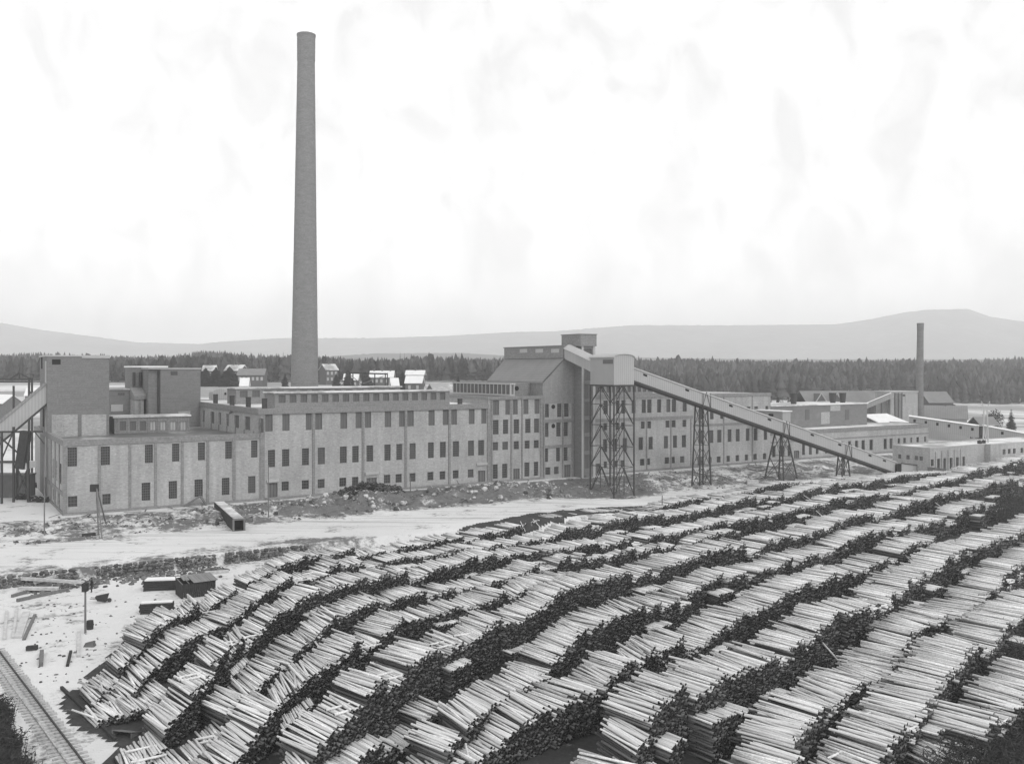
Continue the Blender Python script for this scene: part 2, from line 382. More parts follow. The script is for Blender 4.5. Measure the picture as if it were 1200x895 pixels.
def rows(B, spec, wl=0.0, mirror=None):
    """spec: list of (xref, ytop, ybot, type, [(x0,x1),...]); returns openings and hangs windows"""
    ops = []
    for xr, yt, yb, typ, lst in spec:
        za, zb = Z(xr, yb, wl), Z(xr, yt, wl)
        for a, c in lst:
            ta, tb = T(a, wl), T(c, wl); ops.append((ta, tb, za, zb)); B.win(ta, tb, za, zb, wl+(.33 if typ != 'board' else .22), typ)
    return ops
def shell(b, t0, t1, w0, w1, z0, z1, front=False, side=False, roof=True, mi=0, rmi=1, par=.0):
    """rest of a building's box; front / left sides left open when a facade is added"""
    q = []
    if not front: q.append([(t0,w0,z0),(t1,w0,z0),(t1,w0,z1),(t0,w0,z1)])
    if not side: q.append([(t0,w1,z0),(t0,w0,z0),(t0,w0,z1),(t0,w1,z1)])
    q += [[(t1,w0,z0),(t1,w1,z0),(t1,w1,z1),(t1,w0,z1)], [(t1,w1,z0),(t0,w1,z0),(t0,w1,z1),(t1,w1,z1)]]
    for p in q: b.add(p, [(0,1,2,3)], mi)
    if roof:
        zr = z1-par; b.add([(t0,w0,zr),(t1,w0,zr),(t1,w1,zr),(t0,w1,zr)], [(0,1,2,3)], rmi)
        if par:
            e = .35
            for x0,x1,y0,y1 in ((t0,t1,w0,w0+e),(t0,t1,w1-e,w1),(t0,t0+e,w0+e,w1-e),(t1-e,t1,w0+e,w1-e)): b.box(x0+.01,x1-.01,y0+.01,y1-.01,zr-.2,z1+.01,mi)
def inv(p):
    d = np.array(p)-P0; return float(d@U), float(d@V)
def GI(px, py, z): return inv(G(px, py, z))
def zat(tt, ww, px_y): return float(CH-(px_y-HZ)*Wd(tt, ww)[1]/FP)
# ================================================================== BLOCK A: two storeys, left
tA0, tA1 = 0.0, T(303.5); ZA = 12.8; DA = 48
A = Bld('factory_wing', 'low two-storey light brick wing with flat wet roof at the left end of the mill', 0, 0)
specA = [
 (84.5, 524, 546.6, 'grid4', [(79.1,90.4)]), (172, 521, 542.5, 'grid4', [(118,129),(169.8,179.2),(201.7,210.3),(232,240.3),(264,272),(294.3,301.8)]),
 (85, 581.2, 593.8, 'small', [(79.7,90.7),(120,129.6)]), (171, 565.4, 586.5, 'grid4', [(166,176.2),(197.7,207.6),(228,237.7),(260,269),(290.8,299.4)])]
opsA = rows(A, specA)
b = MB(); facade(b, tA0, tA1, -1, ZA-.9, 0, opsA)
sw = []
for p0_, p1_ in ((61.6,63.4),(65.6,67.2),(70.0,72.0)):
    wn, wf = atW(p1_, 0), atW(p0_, 0); za, zb = 4.9, 8.4; sw.append((wn, wf, za, zb)); A.win(wn, wf, za, zb, .33, 'pane', side=True)
for p0_, p1_ in ((62.0,63.6),(67.4,69.6)):
    wn, wf = atW(p1_, 0), atW(p0_, 0); sw.append((wn, wf, .9, 2.9)); A.win(wn, wf, .9, 2.9, .33, 'pane', side=True)
facade(b, 0, DA, -1, ZA-.9, 0, sw, side=True)
shell(b, tA0, tA1, 0, DA, -1, ZA-.9, front=True, side=True, roof=False)
A.part(b, 'wall', ['brick'])
b = MB(); b.add([(0,0,ZA-1.0),(tA1,0,ZA-1.0),(tA1,DA,ZA-1.0),(0,DA,ZA-1.0)], [(0,1,2,3)]); A.part(b, 'roof', ['roofdark'])
b = MB(); e = .4
b.box(-.2, tA1-.02, -.2, e, ZA-1.0, ZA); b.box(-.2, e, e, DA, ZA-1.0, ZA-.005); b.box(e, tA1-.02, DA-e, DA+.1, ZA-1.0, ZA-.01)
A.part(b, 'cornice', ['concrete'])
for a, c in ((75.1,78.6),(114.8,118),(150.8,153.7),(180.8,183.8),(212,215),(242,245),(272.6,275.8)):
    b = MB(); b.box(T(a)-(.2 if a < 76 else 0), T(c), -.18, 0 if a > 76 else .3, -1, ZA-1.003); A.part(b, 'pilaster', ['concrete'])
b = MB()
for k in (6, 12, 18): b.box(-.16, 0, k*1.0, k+.55, -1, ZA-1.003)
b.box(-.12, 0, .3, 24, 3.1, 3.8); A.part(b, 'side_frame', ['concrete'])
b = MB(); b.box(-.25, tA1, -.3, -.002, -1.5, .45); b.box(-.25, -.002, -.002, 30, -1.5, .45); A.part(b, 'plinth', ['concrete'])
# tower 1
wt = 25.0; t1 = T(128, wt); tw = Bld('silo_tower', 'tall square concrete tower with brick panels at its foot, rising at the far left corner', -.05, wt, 'tower', zg=-.5)
zt = Z(54, 417.5, wt); tx0 = T(53, wt)
prof = [(-.05,-.5),(t1,-.5),(t1,zt-.5),(t1*.55,zt+.25),(-.05,zt)]
b = MB(); b.extr(prof, wt, 37.5); tw.part(b, 'wall', ['tower'])
b = MB(); b.box(-.25, t1*.55, wt-.15, 37.7, zt-.02, zt+.28); b.box(t1*.55+.01, t1+.15, wt-.15, 37.7, zt-.3, zt+.3); tw.part(b, 'roof', ['sill'])
for a, c in ((60.5,91),(95.5,124.5)):
    zb1 = Z(a, 486, wt); b = MB(); b.box(T(a, wt), T(c, wt), wt-.12, wt, ZA-1, zb1); tw.part(b, 'brick_panel', ['brick'])
b = MB(); b.box(T(61, wt), T(71, wt), wt-.06, wt, Z(61, 427, wt), Z(61, 421, wt)); tw.part(b, 'vent', ['hole'])
b = MB(); b.box(-.12, -.05, 30, 32, Z(50,500,30), Z(50,474,30)); tw.part(b, 'side_opening', ['hole'])
b = MB(); b.box(-.12,-.05, 33, 35, 25, 27.3); tw.part(b, 'side_opening', ['hole'])
b = MB(); b.box(-.17,-.05, 26, 27.5, 4, 26.5); tw.part(b, 'render_strip', ['sill'])
# skylight box on A
tl, wl = GI(134, 508.3, ZA-1.0); tr = T(222, wl); wb_ = wl+6.5
SK = Bld('roof_lantern', 'long concrete skylight box on the low wing roof in front of the towers', tl, wl, 'skylight', zg=ZA-1)
zt2 = Z(134, 489.8, wl); ops = []
for k in range(7):
    pa = 140.5+k*11.8; za, zb = Z(pa, 504.5, wl), Z(pa, 493.5, wl); a_, c_ = T(pa, wl), T(pa+7, wl); ops.append((a_, c_, za, zb)); SK.win(a_, c_, za, zb, wl+.25, 'light' if k > 2 else 'board')
b = MB(); facade(b, tl, tr, ZA-1, zt2, wl, ops, rec=.3); shell(b, tl, tr, wl, wb_, ZA-1, zt2, front=True, roof=False); SK.part(b, 'wall', ['concrete'])
b = MB(); b.box(tl-.3, tr+.3, wl-.35, wb_+.3, zt2, zt2+.3); SK.part(b, 'roof', ['roofsnow'])
for k in range(8): b = MB(); pa = 137.3+k*11.8; b.box(T(pa, wl), T(pa+1.6, wl), wl-.15, wl, ZA-1, zt2-.003); SK.part(b, 'rib', ['concrete'])
# tower 2 group, behind
w2 = 44.0; ta, tb = T(188, w2), T(235, w2); z2 = Z(235, 432.6, w2)
tw2 = Bld('silo_tower', 'square concrete tower with a dark downpipe, standing between the low wing and the hall', ta-4, w2, 'tower')
b = MB(); b.box(ta, tb, w2, w2+11, -1, z2); b.box(ta-2.4, ta, w2+.8, w2+10.5, -1, z2-.1); tw2.part(b, 'wall', ['tower'])
b = MB(); b.box(ta-2.6, tb+.2, w2-.2, w2+11.2, z2+.002, z2+.3); tw2.part(b, 'roof', ['sill'])
b = MB(); b.cyl((ta-.2, w2+.4, ZA-1), (ta-.2, w2+.4, z2-.4), .35, n=8); tw2.part(b, 'downpipe', ['steel'])
b = MB(); b.box(T(200,w2), T(208,w2), w2-.06, w2, Z(200,439.5,w2), Z(200,435,w2)); tw2.part(b, 'vent', ['glass'])
b = MB(); b.box(T(209,w2), T(223,w2), w2-.1, w2, Z(200,488.5,w2), Z(200,482,w2)); tw2.part(b, 'render_patch', ['brick'])
w3 = 52.0; ta3, tb3 = T(155, w3), T(181, w3); z3 = Z(158, 430.5, w3)
hp = Bld('hopper_tower', 'narrower concrete tower with twin dark pipes and a sloping hopper, left of the second tower', ta3, w3, 'tower')
b = MB(); b.box(ta3, tb3+3, w3, w3+9, -1, z3); hp.part(b, 'wall', ['tower'])
b = MB(); b.box(ta3-.2, tb3+3, w3-.2, w3+9.2, z3+.002, z3+.35); hp.part(b, 'roof', ['snowroof'])
zh = Z(160, 453.5, w3); zl = Z(160, 461, w3)
b = MB(); b.hexa([(ta3-.5,w3-5,zl-1.2),(tb3-2,w3-5,zl-1.2),(tb3-2,w3,zl-1.2),(ta3-.5,w3,zl-1.2),(ta3-.5,w3-5,zl-.4),(tb3-2,w3-5,zl-.4),(tb3-2,w3,zh),(ta3-.5,w3,zh)]); hp.part(b, 'hopper', ['concrete'])
b = MB(); b.box(ta3+1.6, tb3-5.2, w3-4.6, w3, ZA-3, zl-1.2); hp.part(b, 'chute', ['brick'])
b = MB()
for q in (.2, 1.6, 3.0, 4.4, 5.8): b.box(ta3-1.5+q*1.3, ta3-1.1+q*1.3, w3-4.9, w3-4.5, ZA-3, zl-1.2)
hp.part(b, 'column', ['concrete'])
for q in (0, 1.4):
    b = MB(); b.cyl((ta3+.3+q, w3-.5, Z(155,452,w3)), (ta3+.3+q, w3-.5, Z(155,436,w3)), .32, n=8); b.beam((ta3+.3+q,w3-.5,Z(155,441,w3)),(ta3+.3+q,w3,Z(155,441,w3)),.3); hp.part(b, 'pipe', ['steel'])
ta4, tb4 = T(129, w3), T(153, w3); lb = Bld('boiler_annex', 'low concrete annex with a small square window between the two towers', ta4, w3, 'annex')
z4 = Z(130, 457, w3); b = MB(); b.box(ta4, tb4, w3, w3+7, -1, z4); lb.part(b, 'wall', ['tower'])
b = MB(); b.box(ta4-.3, tb4+.3, w3-.3, w3+7.3, z4+.002, z4+.3); lb.part(b, 'roof', ['roofsnow'])
za, zb = Z(140,463,w3), Z(140,460,w3); lb.win(T(138,w3), T(146,w3), za, zb, w3-.08, 'small')
b = MB(); b.box(ta4+.2, T(144,w3), w3-.12, w3, Z(130,482,w3), Z(130,474,w3)); lb.part(b, 'pale_panel', ['sill'])
# ================================================================== BLOCK B: three-storey hall
tB0, tB1 = tA1+.02, T(572); ZB = 17.45; DB = 60
B = Bld('mill_hall', 'long three-storey light brick mill hall with pilasters and boarded top windows', tB0, 0)
upB = [(310.8,319.5),(330.9,339.4),(358.3,365.3),(369.4,377.6),(398.9,406.8),(416.7,423.7),(427.5,435),(450.8,458.4),(467.7,474.1),(477.3,484.9),(502.1,509.4),(518.8,525.5),(528.7,535.4),(549.4,556.1),(564,570)]
md = [(288,317),(345,374),(425,453),(488,517),(577,605),(627,653),(684,711),(756,781),(804,828),(857,882),(931,955),(979,1003),(1031,1056),(1092,1116),(1133,1157)]
lo = [(343,372),(424,453),(488,516),(575,603),(626,652),(754,780),(801,826),(857,881),(929,953),(978,1001),(1031,1054),(1091,1114)]
cv = lambda L_: [(230+a/3.4286, 230+c/3.4286) for a, c in L_]
specB = [(335, 485, 504.7, 'board', upB), (440, 521.3, 540.4, 'grid4', cv(md)), (335, 564, 574.8, 'small', cv(lo)),
         (319, 566, 587, 'door', [(313.5,325.3)]), (435, 559.8, 574, 'door', [(429.5,441.5)]), (564, 551.3, 568.3, 'door', [(560,568.8)])]
opsB = rows(B, specB); b = MB(); facade(b, tB0, tB1, -1, ZB-1.1, 0, opsB)
sB = []
for p0_, p1_ in ((237,239.8),(246.5,251),(256,259),(265,268),(274.5,280),(287,293),(303,306.5)):
    wn, wf = atW(p1_, tB0), atW(p0_, tB0); yb_ = 483+(p0_-237)*.21; pt = Wd(tB0, wn); zb_ = CH-(yb_+1-HZ)*pt[1]/FP; sB.append((wn, wf, 13.0, 15.6)); B.win(wn, wf, 13.0, 15.6, tB0+.33, 'board', side=True)
facade(b, 0, DB, -1, ZB-1.1, tB0, sB, side=True)
shell(b, tB0, tB1, 0, DB, -1, ZB-1.1, front=True, side=True, roof=False); B.part(b, 'wall', ['brick'])
b = MB(); b.add([(tB0,0,ZB-.25),(tB1,0,ZB-.25),(tB1,DB,ZB-.25),(tB0,DB,ZB-.25)], [(0,1,2,3)]); B.part(b, 'roof', ['roofsnow'])
b = MB(); b.box(tB0-.25, tB1-.01, -.3, .4, ZB-1.1, ZB); b.box(tB0-.25, tB0+.4, .4, DB, ZB-1.1, ZB-.005); b.box(tB0+.4, tB1-.01, DB-.4, DB, ZB-1.1, ZB-.01); B.part(b, 'cornice', ['concrete'])
for a, c in ((304.5,309.8),(366,368.6),(424,426.6),(474.2,476.6),(525.3,527.6),(570.6,574)):
    b = MB(); b.box(T(a), T(c)-(.02 if c > 573 else 0), -.22, 0, -1, ZB-1.103); B.part(b, 'pilaster', ['concrete'])
b = MB()
for k in range(8): b.box(tB0-.15, tB0, 3+k*6.2, 3.4+k*6.2, ZA-1, 13.0)
B.part(b, 'side_strip', ['concrete'])
b = MB(); b.box(tB0-.25, tB1, -.28, -.003, -1.5, .5); B.part(b, 'plinth', ['concrete'])
for a, c, zd in ((427.6,443.4,3.6),(558.2,570.4,4.1),(312,326.5,3.4)):
    b = MB(); b.box(T(a), T(c), -.34, -.23 if False else -.004, zd, zd+.5); B.part(b, 'door_lintel', ['sill'])
def lantern(label, pcorner, pend, w_, ytop, zb, nwin, y0w, y1w, dep, p0w, p1w, typ='board', maxw=99):
    tl = T(pcorner, w_); tr = T(pend, w_); zt_ = Z(pcorner, ytop, w_); L_ = Bld('roof_lantern', label, tl, w_, 'skylight', zg=zb)
    ops = []; step = (T(p1w, w_)-T(p0w, w_))/nwin
    z0_, z1_ = Z(pcorner, y1w, w_), Z(pcorner, y0w, w_)
    for k in range(nwin):
        a_ = T(p0w, w_)+k*step; c_ = a_+step*.62; ops.append((a_, c_, z0_, z1_))
        if k < maxw: L_.win(a_, c_, z0_, z1_, w_+.25, typ)
    b = MB(); facade(b, tl, tr, zb, zt_-.25, w_, ops, rec=.3); shell(b, tl, tr, w_, w_+dep, zb, zt_-.25, front=True, roof=False); L_.part(b, 'wall', ['concrete'])
    b = MB(); b.box(tl-.35, tr+.35, w_-.4, w_+dep+.35, zt_-.25, zt_); L_.part(b, 'roof', ['roofsnow']); return L_
lantern('front skylight with seventeen windows along the edge of the mill hall roof', 322, 527, 2.2, 459.5, ZB-.25, 17, 463, 472.2, 6, 326.5, 526)
lantern('rear skylight partly hidden behind the longer one on the mill hall roof', 276.7, 469.2, 30, 454.4, ZB-.25, 14, 458, 465.5, 7, 281, 468)
def vent(label, px, w_, yb, yt, r, group=None, zb=None, flare=1.0):
    t_ = T(px, w_); p = Wd(t_, w_); zb = Z(px, yb, w_) if zb is None else zb; zt_ = Z(px, yt, w_)
    b = MB(); b.cyl((0,0,-.05), (0,0,zt_-zb), r, r*flare, n=12); b.cyl((0,0,zt_-zb), (0,0,zt_-zb+.15), r*flare*1.08, n=12)
    o = b.build('roof_vent', 'steel', loc=(p[0], p[1], zb)); tag(o, label, 'roof vent', group)
for px_, nm in ((252.6,'beside the arched hut'),(272,'second from the arched hut'),(291,'third from the arched hut, left of the front skylight'),(310,'at the front left corner of the mill hall roof')):
    w_ = atW(px_, tB0+1.3); vent('short black roof vent '+nm, px_, w_, 0, CH and (HZ+(CH-ZB-1.75)*FP/Wd(tB0+1.3, w_)[1]), .52, 'vents along the mill hall roof edge', zb=ZB-.25)
vent('lone black roof vent near the right end of the mill hall roof', 539, 3.5, 0, 467.9, .55, None, zb=ZB-.25)
# arched hut on the roof
tl_, wl_ = GI(249, 468, ZB-.25); p = Wd(tl_, wl_)
hut = empty('roof_hut', 'small hut with rounded roof on the far left of the mill hall roof', 'hut', (p[0], p[1], ZB-.25), AX)
b = MB(); pr = [(0,0),(4.2,0)]+[(2.1+2.1*math.cos(a), 1.6+1.1*math.sin(a)) for a in np.linspace(0, math.pi, 9)]; b.extr(pr, 0, 3.4); b.build('wall', 'pale', hut)
b = MB(); b.box(3.0, 3.5, -.05, -.003, 1.1, 1.7); b.build('window', 'hole', hut)
# prop leaning on side wall
a_ = Wd(*GI(255, 500, ZA-1)); c_ = Wd(tB0-.3, atW(272, tB0-.3)); b = MB(); b.beam((0,0,0), (c_[0]-a_[0], c_[1]-a_[1], 4.6), .35); o = b.build('timber_prop', 'timber', loc=(a_[0], a_[1], ZA-1)); tag(o, 'slanting timber prop from the low roof up to the hall side wall', 'prop')
# ================================================================== BLOCK C
tC1 = T(636); ZC = 18.95
Cb = Bld('mill_section', 'tall narrow four-storey section of the mill right of the hall, with closely set windows', tB1, 0)
z3x = lambda L_: [(500+a/4.068, 500+c/4.068) for a, c in L_]
specC = [(580, 468.8, 486.3, 'board', z3x([(316,345),(375,397),(410,434),(461,485),(514,538)])),
         (580, 492, 509, 'pane', z3x([(316,343),(364,389),(415,441),(470,495),(512,537)])),
         (580, 518, 527.7, 'small', z3x([(314,341),(361,388),(415,440),(467,491),(511,535)])),
         (580, 544, 561, 'pane', z3x([(312,339),(360,385),(466,490),(511,533)])), (605, 549, 564.5, 'door', [(601.3,609)])]
opsC = rows(Cb, specC); b = MB(); facade(b, tB1+.02, tC1, -1, ZC-.7, 0, opsC)
shell(b, tB1+.02, tC1, 0, 45, -1, ZC-.7, front=True, roof=False); Cb.part(b, 'wall', ['brick'])
b = MB(); b.add([(tB1,0,ZC-.2),(tC1,0,ZC-.2),(tC1,45,ZC-.2),(tB1,45,ZC-.2)], [(0,1,2,3)]); Cb.part(b, 'roof', ['concrete'])
b = MB(); b.box(tB1-.2, tC1-.01, -.25, .4, ZC-.7, ZC); b.box(tB1-.2, tB1+.2, .4, 45, ZC-.7, ZC-.005); Cb.part(b, 'cornice', ['concrete'])
for a, c in ((575.2,577),(598.3,599.8),(611.1,612.3),(632.7,635.2)):
    b = MB(); b.box(T(a), T(c), -.2, 0, -1, ZC-.703); Cb.part(b, 'pilaster', ['concrete'])
b = MB(); b.box(tB1+.05, tC1, -.26, -.003, -1.5, .5); Cb.part(b, 'plinth', ['concrete'])
# annex above C and glazed lantern running back
wx = 5.0; a_, c_ = T(600, wx), T(637.5, wx); zx = Z(600, 448.5, wx)
an = Bld('roof_annex', 'plain concrete penthouse with one round hole above the four-storey section', a_, wx, 'penthouse', zg=ZC-.2)
b = MB(); b.box(a_, c_, wx, wx+16, ZC-.2, zx); an.part(b, 'wall', ['concrete'])
b = MB(); b.cyl((T(605.5,wx), wx-.02, Z(605,455,wx)), (T(605.5,wx), wx-.08, Z(605,455,wx)), .55, n=14); an.part(b, 'round_hole', ['hole'])
tg = T(598, .6); wg = atW(530.5, tg); zg1 = Z(598, 449.2, .6)
gl = Bld('roof_lantern', 'glazed skylight of tall narrow panes running back over the four-storey section', tg, .6, 'skylight', zg=ZC)
b = MB(); b.box(tg, tg+1.2, .6, wg, ZC, ZC+.35); b.box(tg-.1, tg+1.3, .5, wg, zg1-.3, zg1)
n_ = 15
for k in range(n_+1): yk = .6+(wg-.9)*k/n_; b.box(tg, tg+.3, yk, yk+.3, ZC+.35, zg1-.3)
for k in (1,): b.box(tg+k*.9+.01, tg+k*.9+.25, .6, .85, ZC+.35, zg1-.3)
gl.part(b, 'frame', ['sill'])
for k in range(n_):
    yk = .9+(wg-.9)*k/n_; gl.win(yk, yk+(wg-.9)/n_-.3, ZC+.35, zg1-.3, tg+.12, 'board', side=True)
b = MB(); b.box(tg+.3, tg+1.18, .9, wg-.1, ZC+.36, zg1-.31); gl.part(b, 'core', ['tower'])
# ================================================================== BLOCK D: boiler house
tD0, tD1 = tC1+.02, T(636)+15.0
zE, zR, zM = 21.9, 27.2, 30.2; tr0 = T(661); tr1 = tr0+4.2
wRb, wRe = atW(592, tr0), atW(571.5, tD0)
D_ = Bld('boiler_house', 'tallest brick block of the mill with steep felt roof and a windowed ridge box', tD0, 0)
z3 = z3x
specD = [(640, 472.3, 489, 'pane', z3([(560,583),(622,644),(655,678)])), (640, 495.4, 512, 'pane', z3([(558,581),(618,639),(653,675)])),
         (640, 524.9, 541.3, 'pane', z3([(556,579),(617,636),(653,672)])), (640, 547.5, 556.3, 'small', z3([(566,590),(607,629)])), (665, 544.5, 559, 'door', [(661,668.9)])]
opsD = rows(D_, specD); b = MB(); facade(b, tD0, T(674)+.3, -1, 17.0, 0, opsD); facade(b, T(674)+.3, tD1, -1, 17.0, 0, [])
D_.part(b, 'wall', ['brick'])
b = MB()   # upper gable wall (darker brick) and the back / side walls
b.add([(tD0,0,17.0),(tD1,0,17.0),(tD1,0,zE),(tr1,0,zR),(tr0,0,zR),(tD0,0,zE)], [(0,1,2,3,4,5)])
b.add([(tD0,wRe,-1),(tD1,wRe,-1),(tD1,wRe,zE),(tD0,wRe,zE)], [(3,2,1,0)]); b.add([(tD0,0,-1),(tD0,wRe,-1),(tD0,wRe,zE),(tD0,0,zE)], [(3,2,1,0)]); b.add([(tD1,0,-1),(tD1,wRe,-1),(tD1,wRe,zE),(tD1,0,zE)], [(0,1,2,3)])
D_.part(b, 'gable_wall', [mat('dark_brick', .26, scale=1.1, amp=.20, stretch=(1,1,2.2), fine=5, kind='brick')])
b = MB(); b.add([(tD0-.3,-.25,zE-.25),(tr0,-.25,zR),(tr0,wRb,zR),(tD0-.3,wRe,zE-.25)], [(0,3,2,1)]); b.add([(tD0-.3,-.25,zE+.05),(tr0,-.25,zR+.3),(tr0,wRb,zR+.3),(tD0-.3,wRe,zE+.05)], [(0,1,2,3)][::-1])
b.add([(tr1,-.25,zR+.3),(tD1+.3,-.25,zE+.05),(tD1+.3,wRe,zE+.05),(tr1,wRb,zR+.3)], [(0,1,2,3)]); b.add([(tr0,wRb,zR+.3),(tr1,wRb,zR+.3),(tD1+.3,wRe,zE+.05),(tD0-.3,wRe,zE+.05)], [(0,1,2,3)])
b.add([(tr0,-.25,zR+.3),(tr0,wRb,zR+.3),(tr1,wRb,zR+.3),(tr1,-.25,zR+.3)], [(0,1,2,3)])
for q in (0,): b.box(tD0-.32, tD0-.02, -.25, wRe, zE-.3, zE-.02)
D_.part(b, 'roof', ['slate'])
b = MB(); b.box(tr0-.3, tr1, -.1, wRb, zR+.25, zM); D_.part(b, 'ridge_box', ['concrete'])
b = MB(); b.box(tr0-.5, tr1+.2, -.3, wRb+.2, zM, zM+.2); D_.part(b, 'ridge_roof', ['concrete'])
for px_ in (613.5, 632, 650.5):
    ww_ = atW(px_, tr0-.3); pz = Wd(tr0-.3, ww_); zc = CH-(411-HZ)*pz[1]/FP; b = MB(); b.box(tr0-.34, tr0-.3, ww_-1.6, ww_+1.6, zc-.45, zc+.45); D_.part(b, 'window', ['sill'])
for z_, t_ in ((12.2, .8), (4.9, .8)):
    pass
zb1, zb2 = Z(650, 493, 0), Z(650, 523, 0)
for z_ in (zb1, zb2): b = MB(); b.box(tD0+.01, T(672), -.14, -.002, z_-.35, z_+.35); D_.part(b, 'floor_band', ['concrete'])
for a, c in ((636.4,638.2),(658.6,660),(669.8,672)): b = MB(); b.box(T(a), T(c), -.2, 0, -1, 17.0); D_.part(b, 'pilaster', ['concrete'])
for y_ in (476.5, 499): b = MB(); b.cyl((T(648.3), -.003, Z(648,y_)), (T(648.3), -.08, Z(648,y_)), .5, n=14); D_.part(b, 'round_hole', ['hole'])
# stair tower
ws = -2.9; ts0 = T(681.5, ws); ts1 = ts0+3.8; zs = zpy(405.5, Wd(ts0, ws)[1])
st = Bld('stair_tower', 'slender stair tower with one column of tall glazed openings and concrete box on top', ts0, ws, 'tower')
b = MB(); wz = []
for y0_, y1_ in ((408.5,416),(432,446),(450,467.5),(471,487.5),(492,507.5),(512,528.5),(533,549)): wz.append((ts0+.9, ts0+2.9, Z(682,y1_,ws), Z(682,y0_,ws)))
for a, c, d, e in wz: st.win(a, c, d, e, ws+.3, 'board')
facade(b, ts0, ts1, -1, zs, ws, wz, rec=.3); shell(b, ts0, ts1, ws, 5, -1, zs, front=True, roof=True, rmi=0); st.part(b, 'wall', ['tower'])
b = MB(); b.box(ts1-.55, ts1+.02, ws-.15, ws-.003, 0, zs); b.box(ts0, ts0+.5, ws-.12, ws-.003, 0, zs-.01); st.part(b, 'corner_strip', ['sill'])
zt_ = zpy(391.8, Wd(ts0, ws)[1]); b = MB(); b.box(ts0-.5, ts1+.25, ws-.35, 4.3, zs, zt_); st.part(b, 'tank_box', ['concrete'])
b = MB(); b.box(ts0-.65, ts1+.4, ws-.5, 4.45, zt_, zt_+.15); st.part(b, 'tank_roof', ['slate'])
# ================================================================== BLOCK E (four storeys) and F
tE0, tE1, tF1 = ts1+.05, T(812), T(903); ZE = 19.05
E_ = Bld('mill_section', 'long four-storey brick section of the mill behind the big timber trestle', tE0, 0)
specE = [(707, 469.4, 485.4, 'pane', [(707.2,712.3),(721.8,725.7),(728.2,733),(740.2,744.9),(752,756.8),(758.5,763.5),(770.2,774.9),(781,785.6),(787.2,792.3),(800,804.8)]),
 (707, 495.6, 504.3, 'small', [(707.2,711.6),(721.3,725.7),(727.9,732.7),(751.1,755.5),(758.1,763),(780,784.7),(787,791.7),(799.8,804.4)]),
 (707, 514.5, 529.7, 'pane', [(706.8,711.5),(718,723),(729.8,734.7),(748.4,753.6),(760,765),(778,783),(788.6,793.4),(799,804)]),
 (707, 540.6, 548.6, 'small', [(707.5,711.2),(720.3,723.8),(727,732.2),(750,755.4),(757,762),(779,784.4),(786,791),(797,802)]), (700, 543, 556, 'door', [(696.5,703)])]
opsE = rows(E_, specE); b = MB(); facade(b, tE0, tE1, -1, ZE-1.2, 0, opsE); shell(b, tE0, tE1, 0, 50, -1, ZE-1.2, front=True, roof=False); E_.part(b, 'wall', ['brick'])
b = MB(); b.add([(tE0,0,ZE-.3),(tE1,0,ZE-.3),(tE1,50,ZE-.3),(tE0,50,ZE-.3)], [(0,1,2,3)]); E_.part(b, 'roof', ['roofsnow'])
b = MB(); b.box(tE0, tE1, -.2, .4, ZE-1.2, ZE); E_.part(b, 'cornice', ['concrete'])
b = MB(); zz = Z(760, 490); b.box(tE0+.1, tE1-.01, -.1, -.002, zz-.45, zz+.3); E_.part(b, 'floor_band', ['concrete'])
for a in (715.5, 757, 785.5, 809): b = MB(); b.box(T(a), T(a+1.3), -.12, -.003 if False else 0, -1, zz-.46); E_.part(b, 'pilaster', ['concrete'])
b = MB(); b.box(tE0+.1, tE1, -.26, -.003, -1.5, .5); E_.part(b, 'plinth', ['concrete'])
lantern('skylight on the four-storey section, seen just right of the conveyor house', 696, 765, 4, 450.8, ZE-.3, 11, 453, 460, 5, 698, 765)
F_ = Bld('mill_section', 'three-storey brick section of the mill crossed by the long sloping conveyor', tE1+.02, 0)
specF = [(822, 478, 491.6, 'pane', [(819,824),(832,836.3),(844,848),(854,857.5),(863,867),(875,879.4),(884,888.4),(897,900.2)]),
 (833, 504, 519, 'pane', [(818.5,823),(831.2,836),(840.6,845.5),(852.8,857.2),(862.2,866.9),(874,878.5),(883.4,887.8),(895,899)]),
 (833, 535.3, 542.6, 'small', [(830,834),(840,844.6),(851.5,855.6),(862,866.2),(872.8,876.9),(882.9,887),(894,898)]), (820.5, 535, 549, 'door', [(817.3,824)])]
opsF = rows(F_, specF); ZF = 18.6; b = MB(); facade(b, tE1+.02, tF1, -1, ZF-.8, 0, opsF); shell(b, tE1+.02, tF1, 0, 40, -1, ZF-.8, front=True, roof=False); F_.part(b, 'wall', ['brick'])
b = MB(); b.add([(tE1,0,ZF-.2),(tF1,0,ZF-.2),(tF1,40,ZF-.2),(tE1,40,ZF-.2)], [(0,1,2,3)]); F_.part(b, 'roof', ['roofsnow'])
b = MB(); b.box(tE1+.03, tF1+.1, -.2, .4, ZF-.8, ZF); F_.part(b, 'cornice', ['concrete'])
for a in (847.5, 881): b = MB(); b.box(T(a), T(a+1.2), -.12, 0, -1, ZF-.81); F_.part(b, 'pilaster', ['concrete'])
b = MB(); b.box(tE1+.1, tF1, -.26, -.003, -1.5, .5); F_.part(b, 'plinth', ['concrete'])
b = MB(); z_ = Z(850, 497); b.box(tE1+.1, tF1, -.1, -.002, z_-.3, z_+.3); F_.part(b, 'floor_band', ['concrete'])
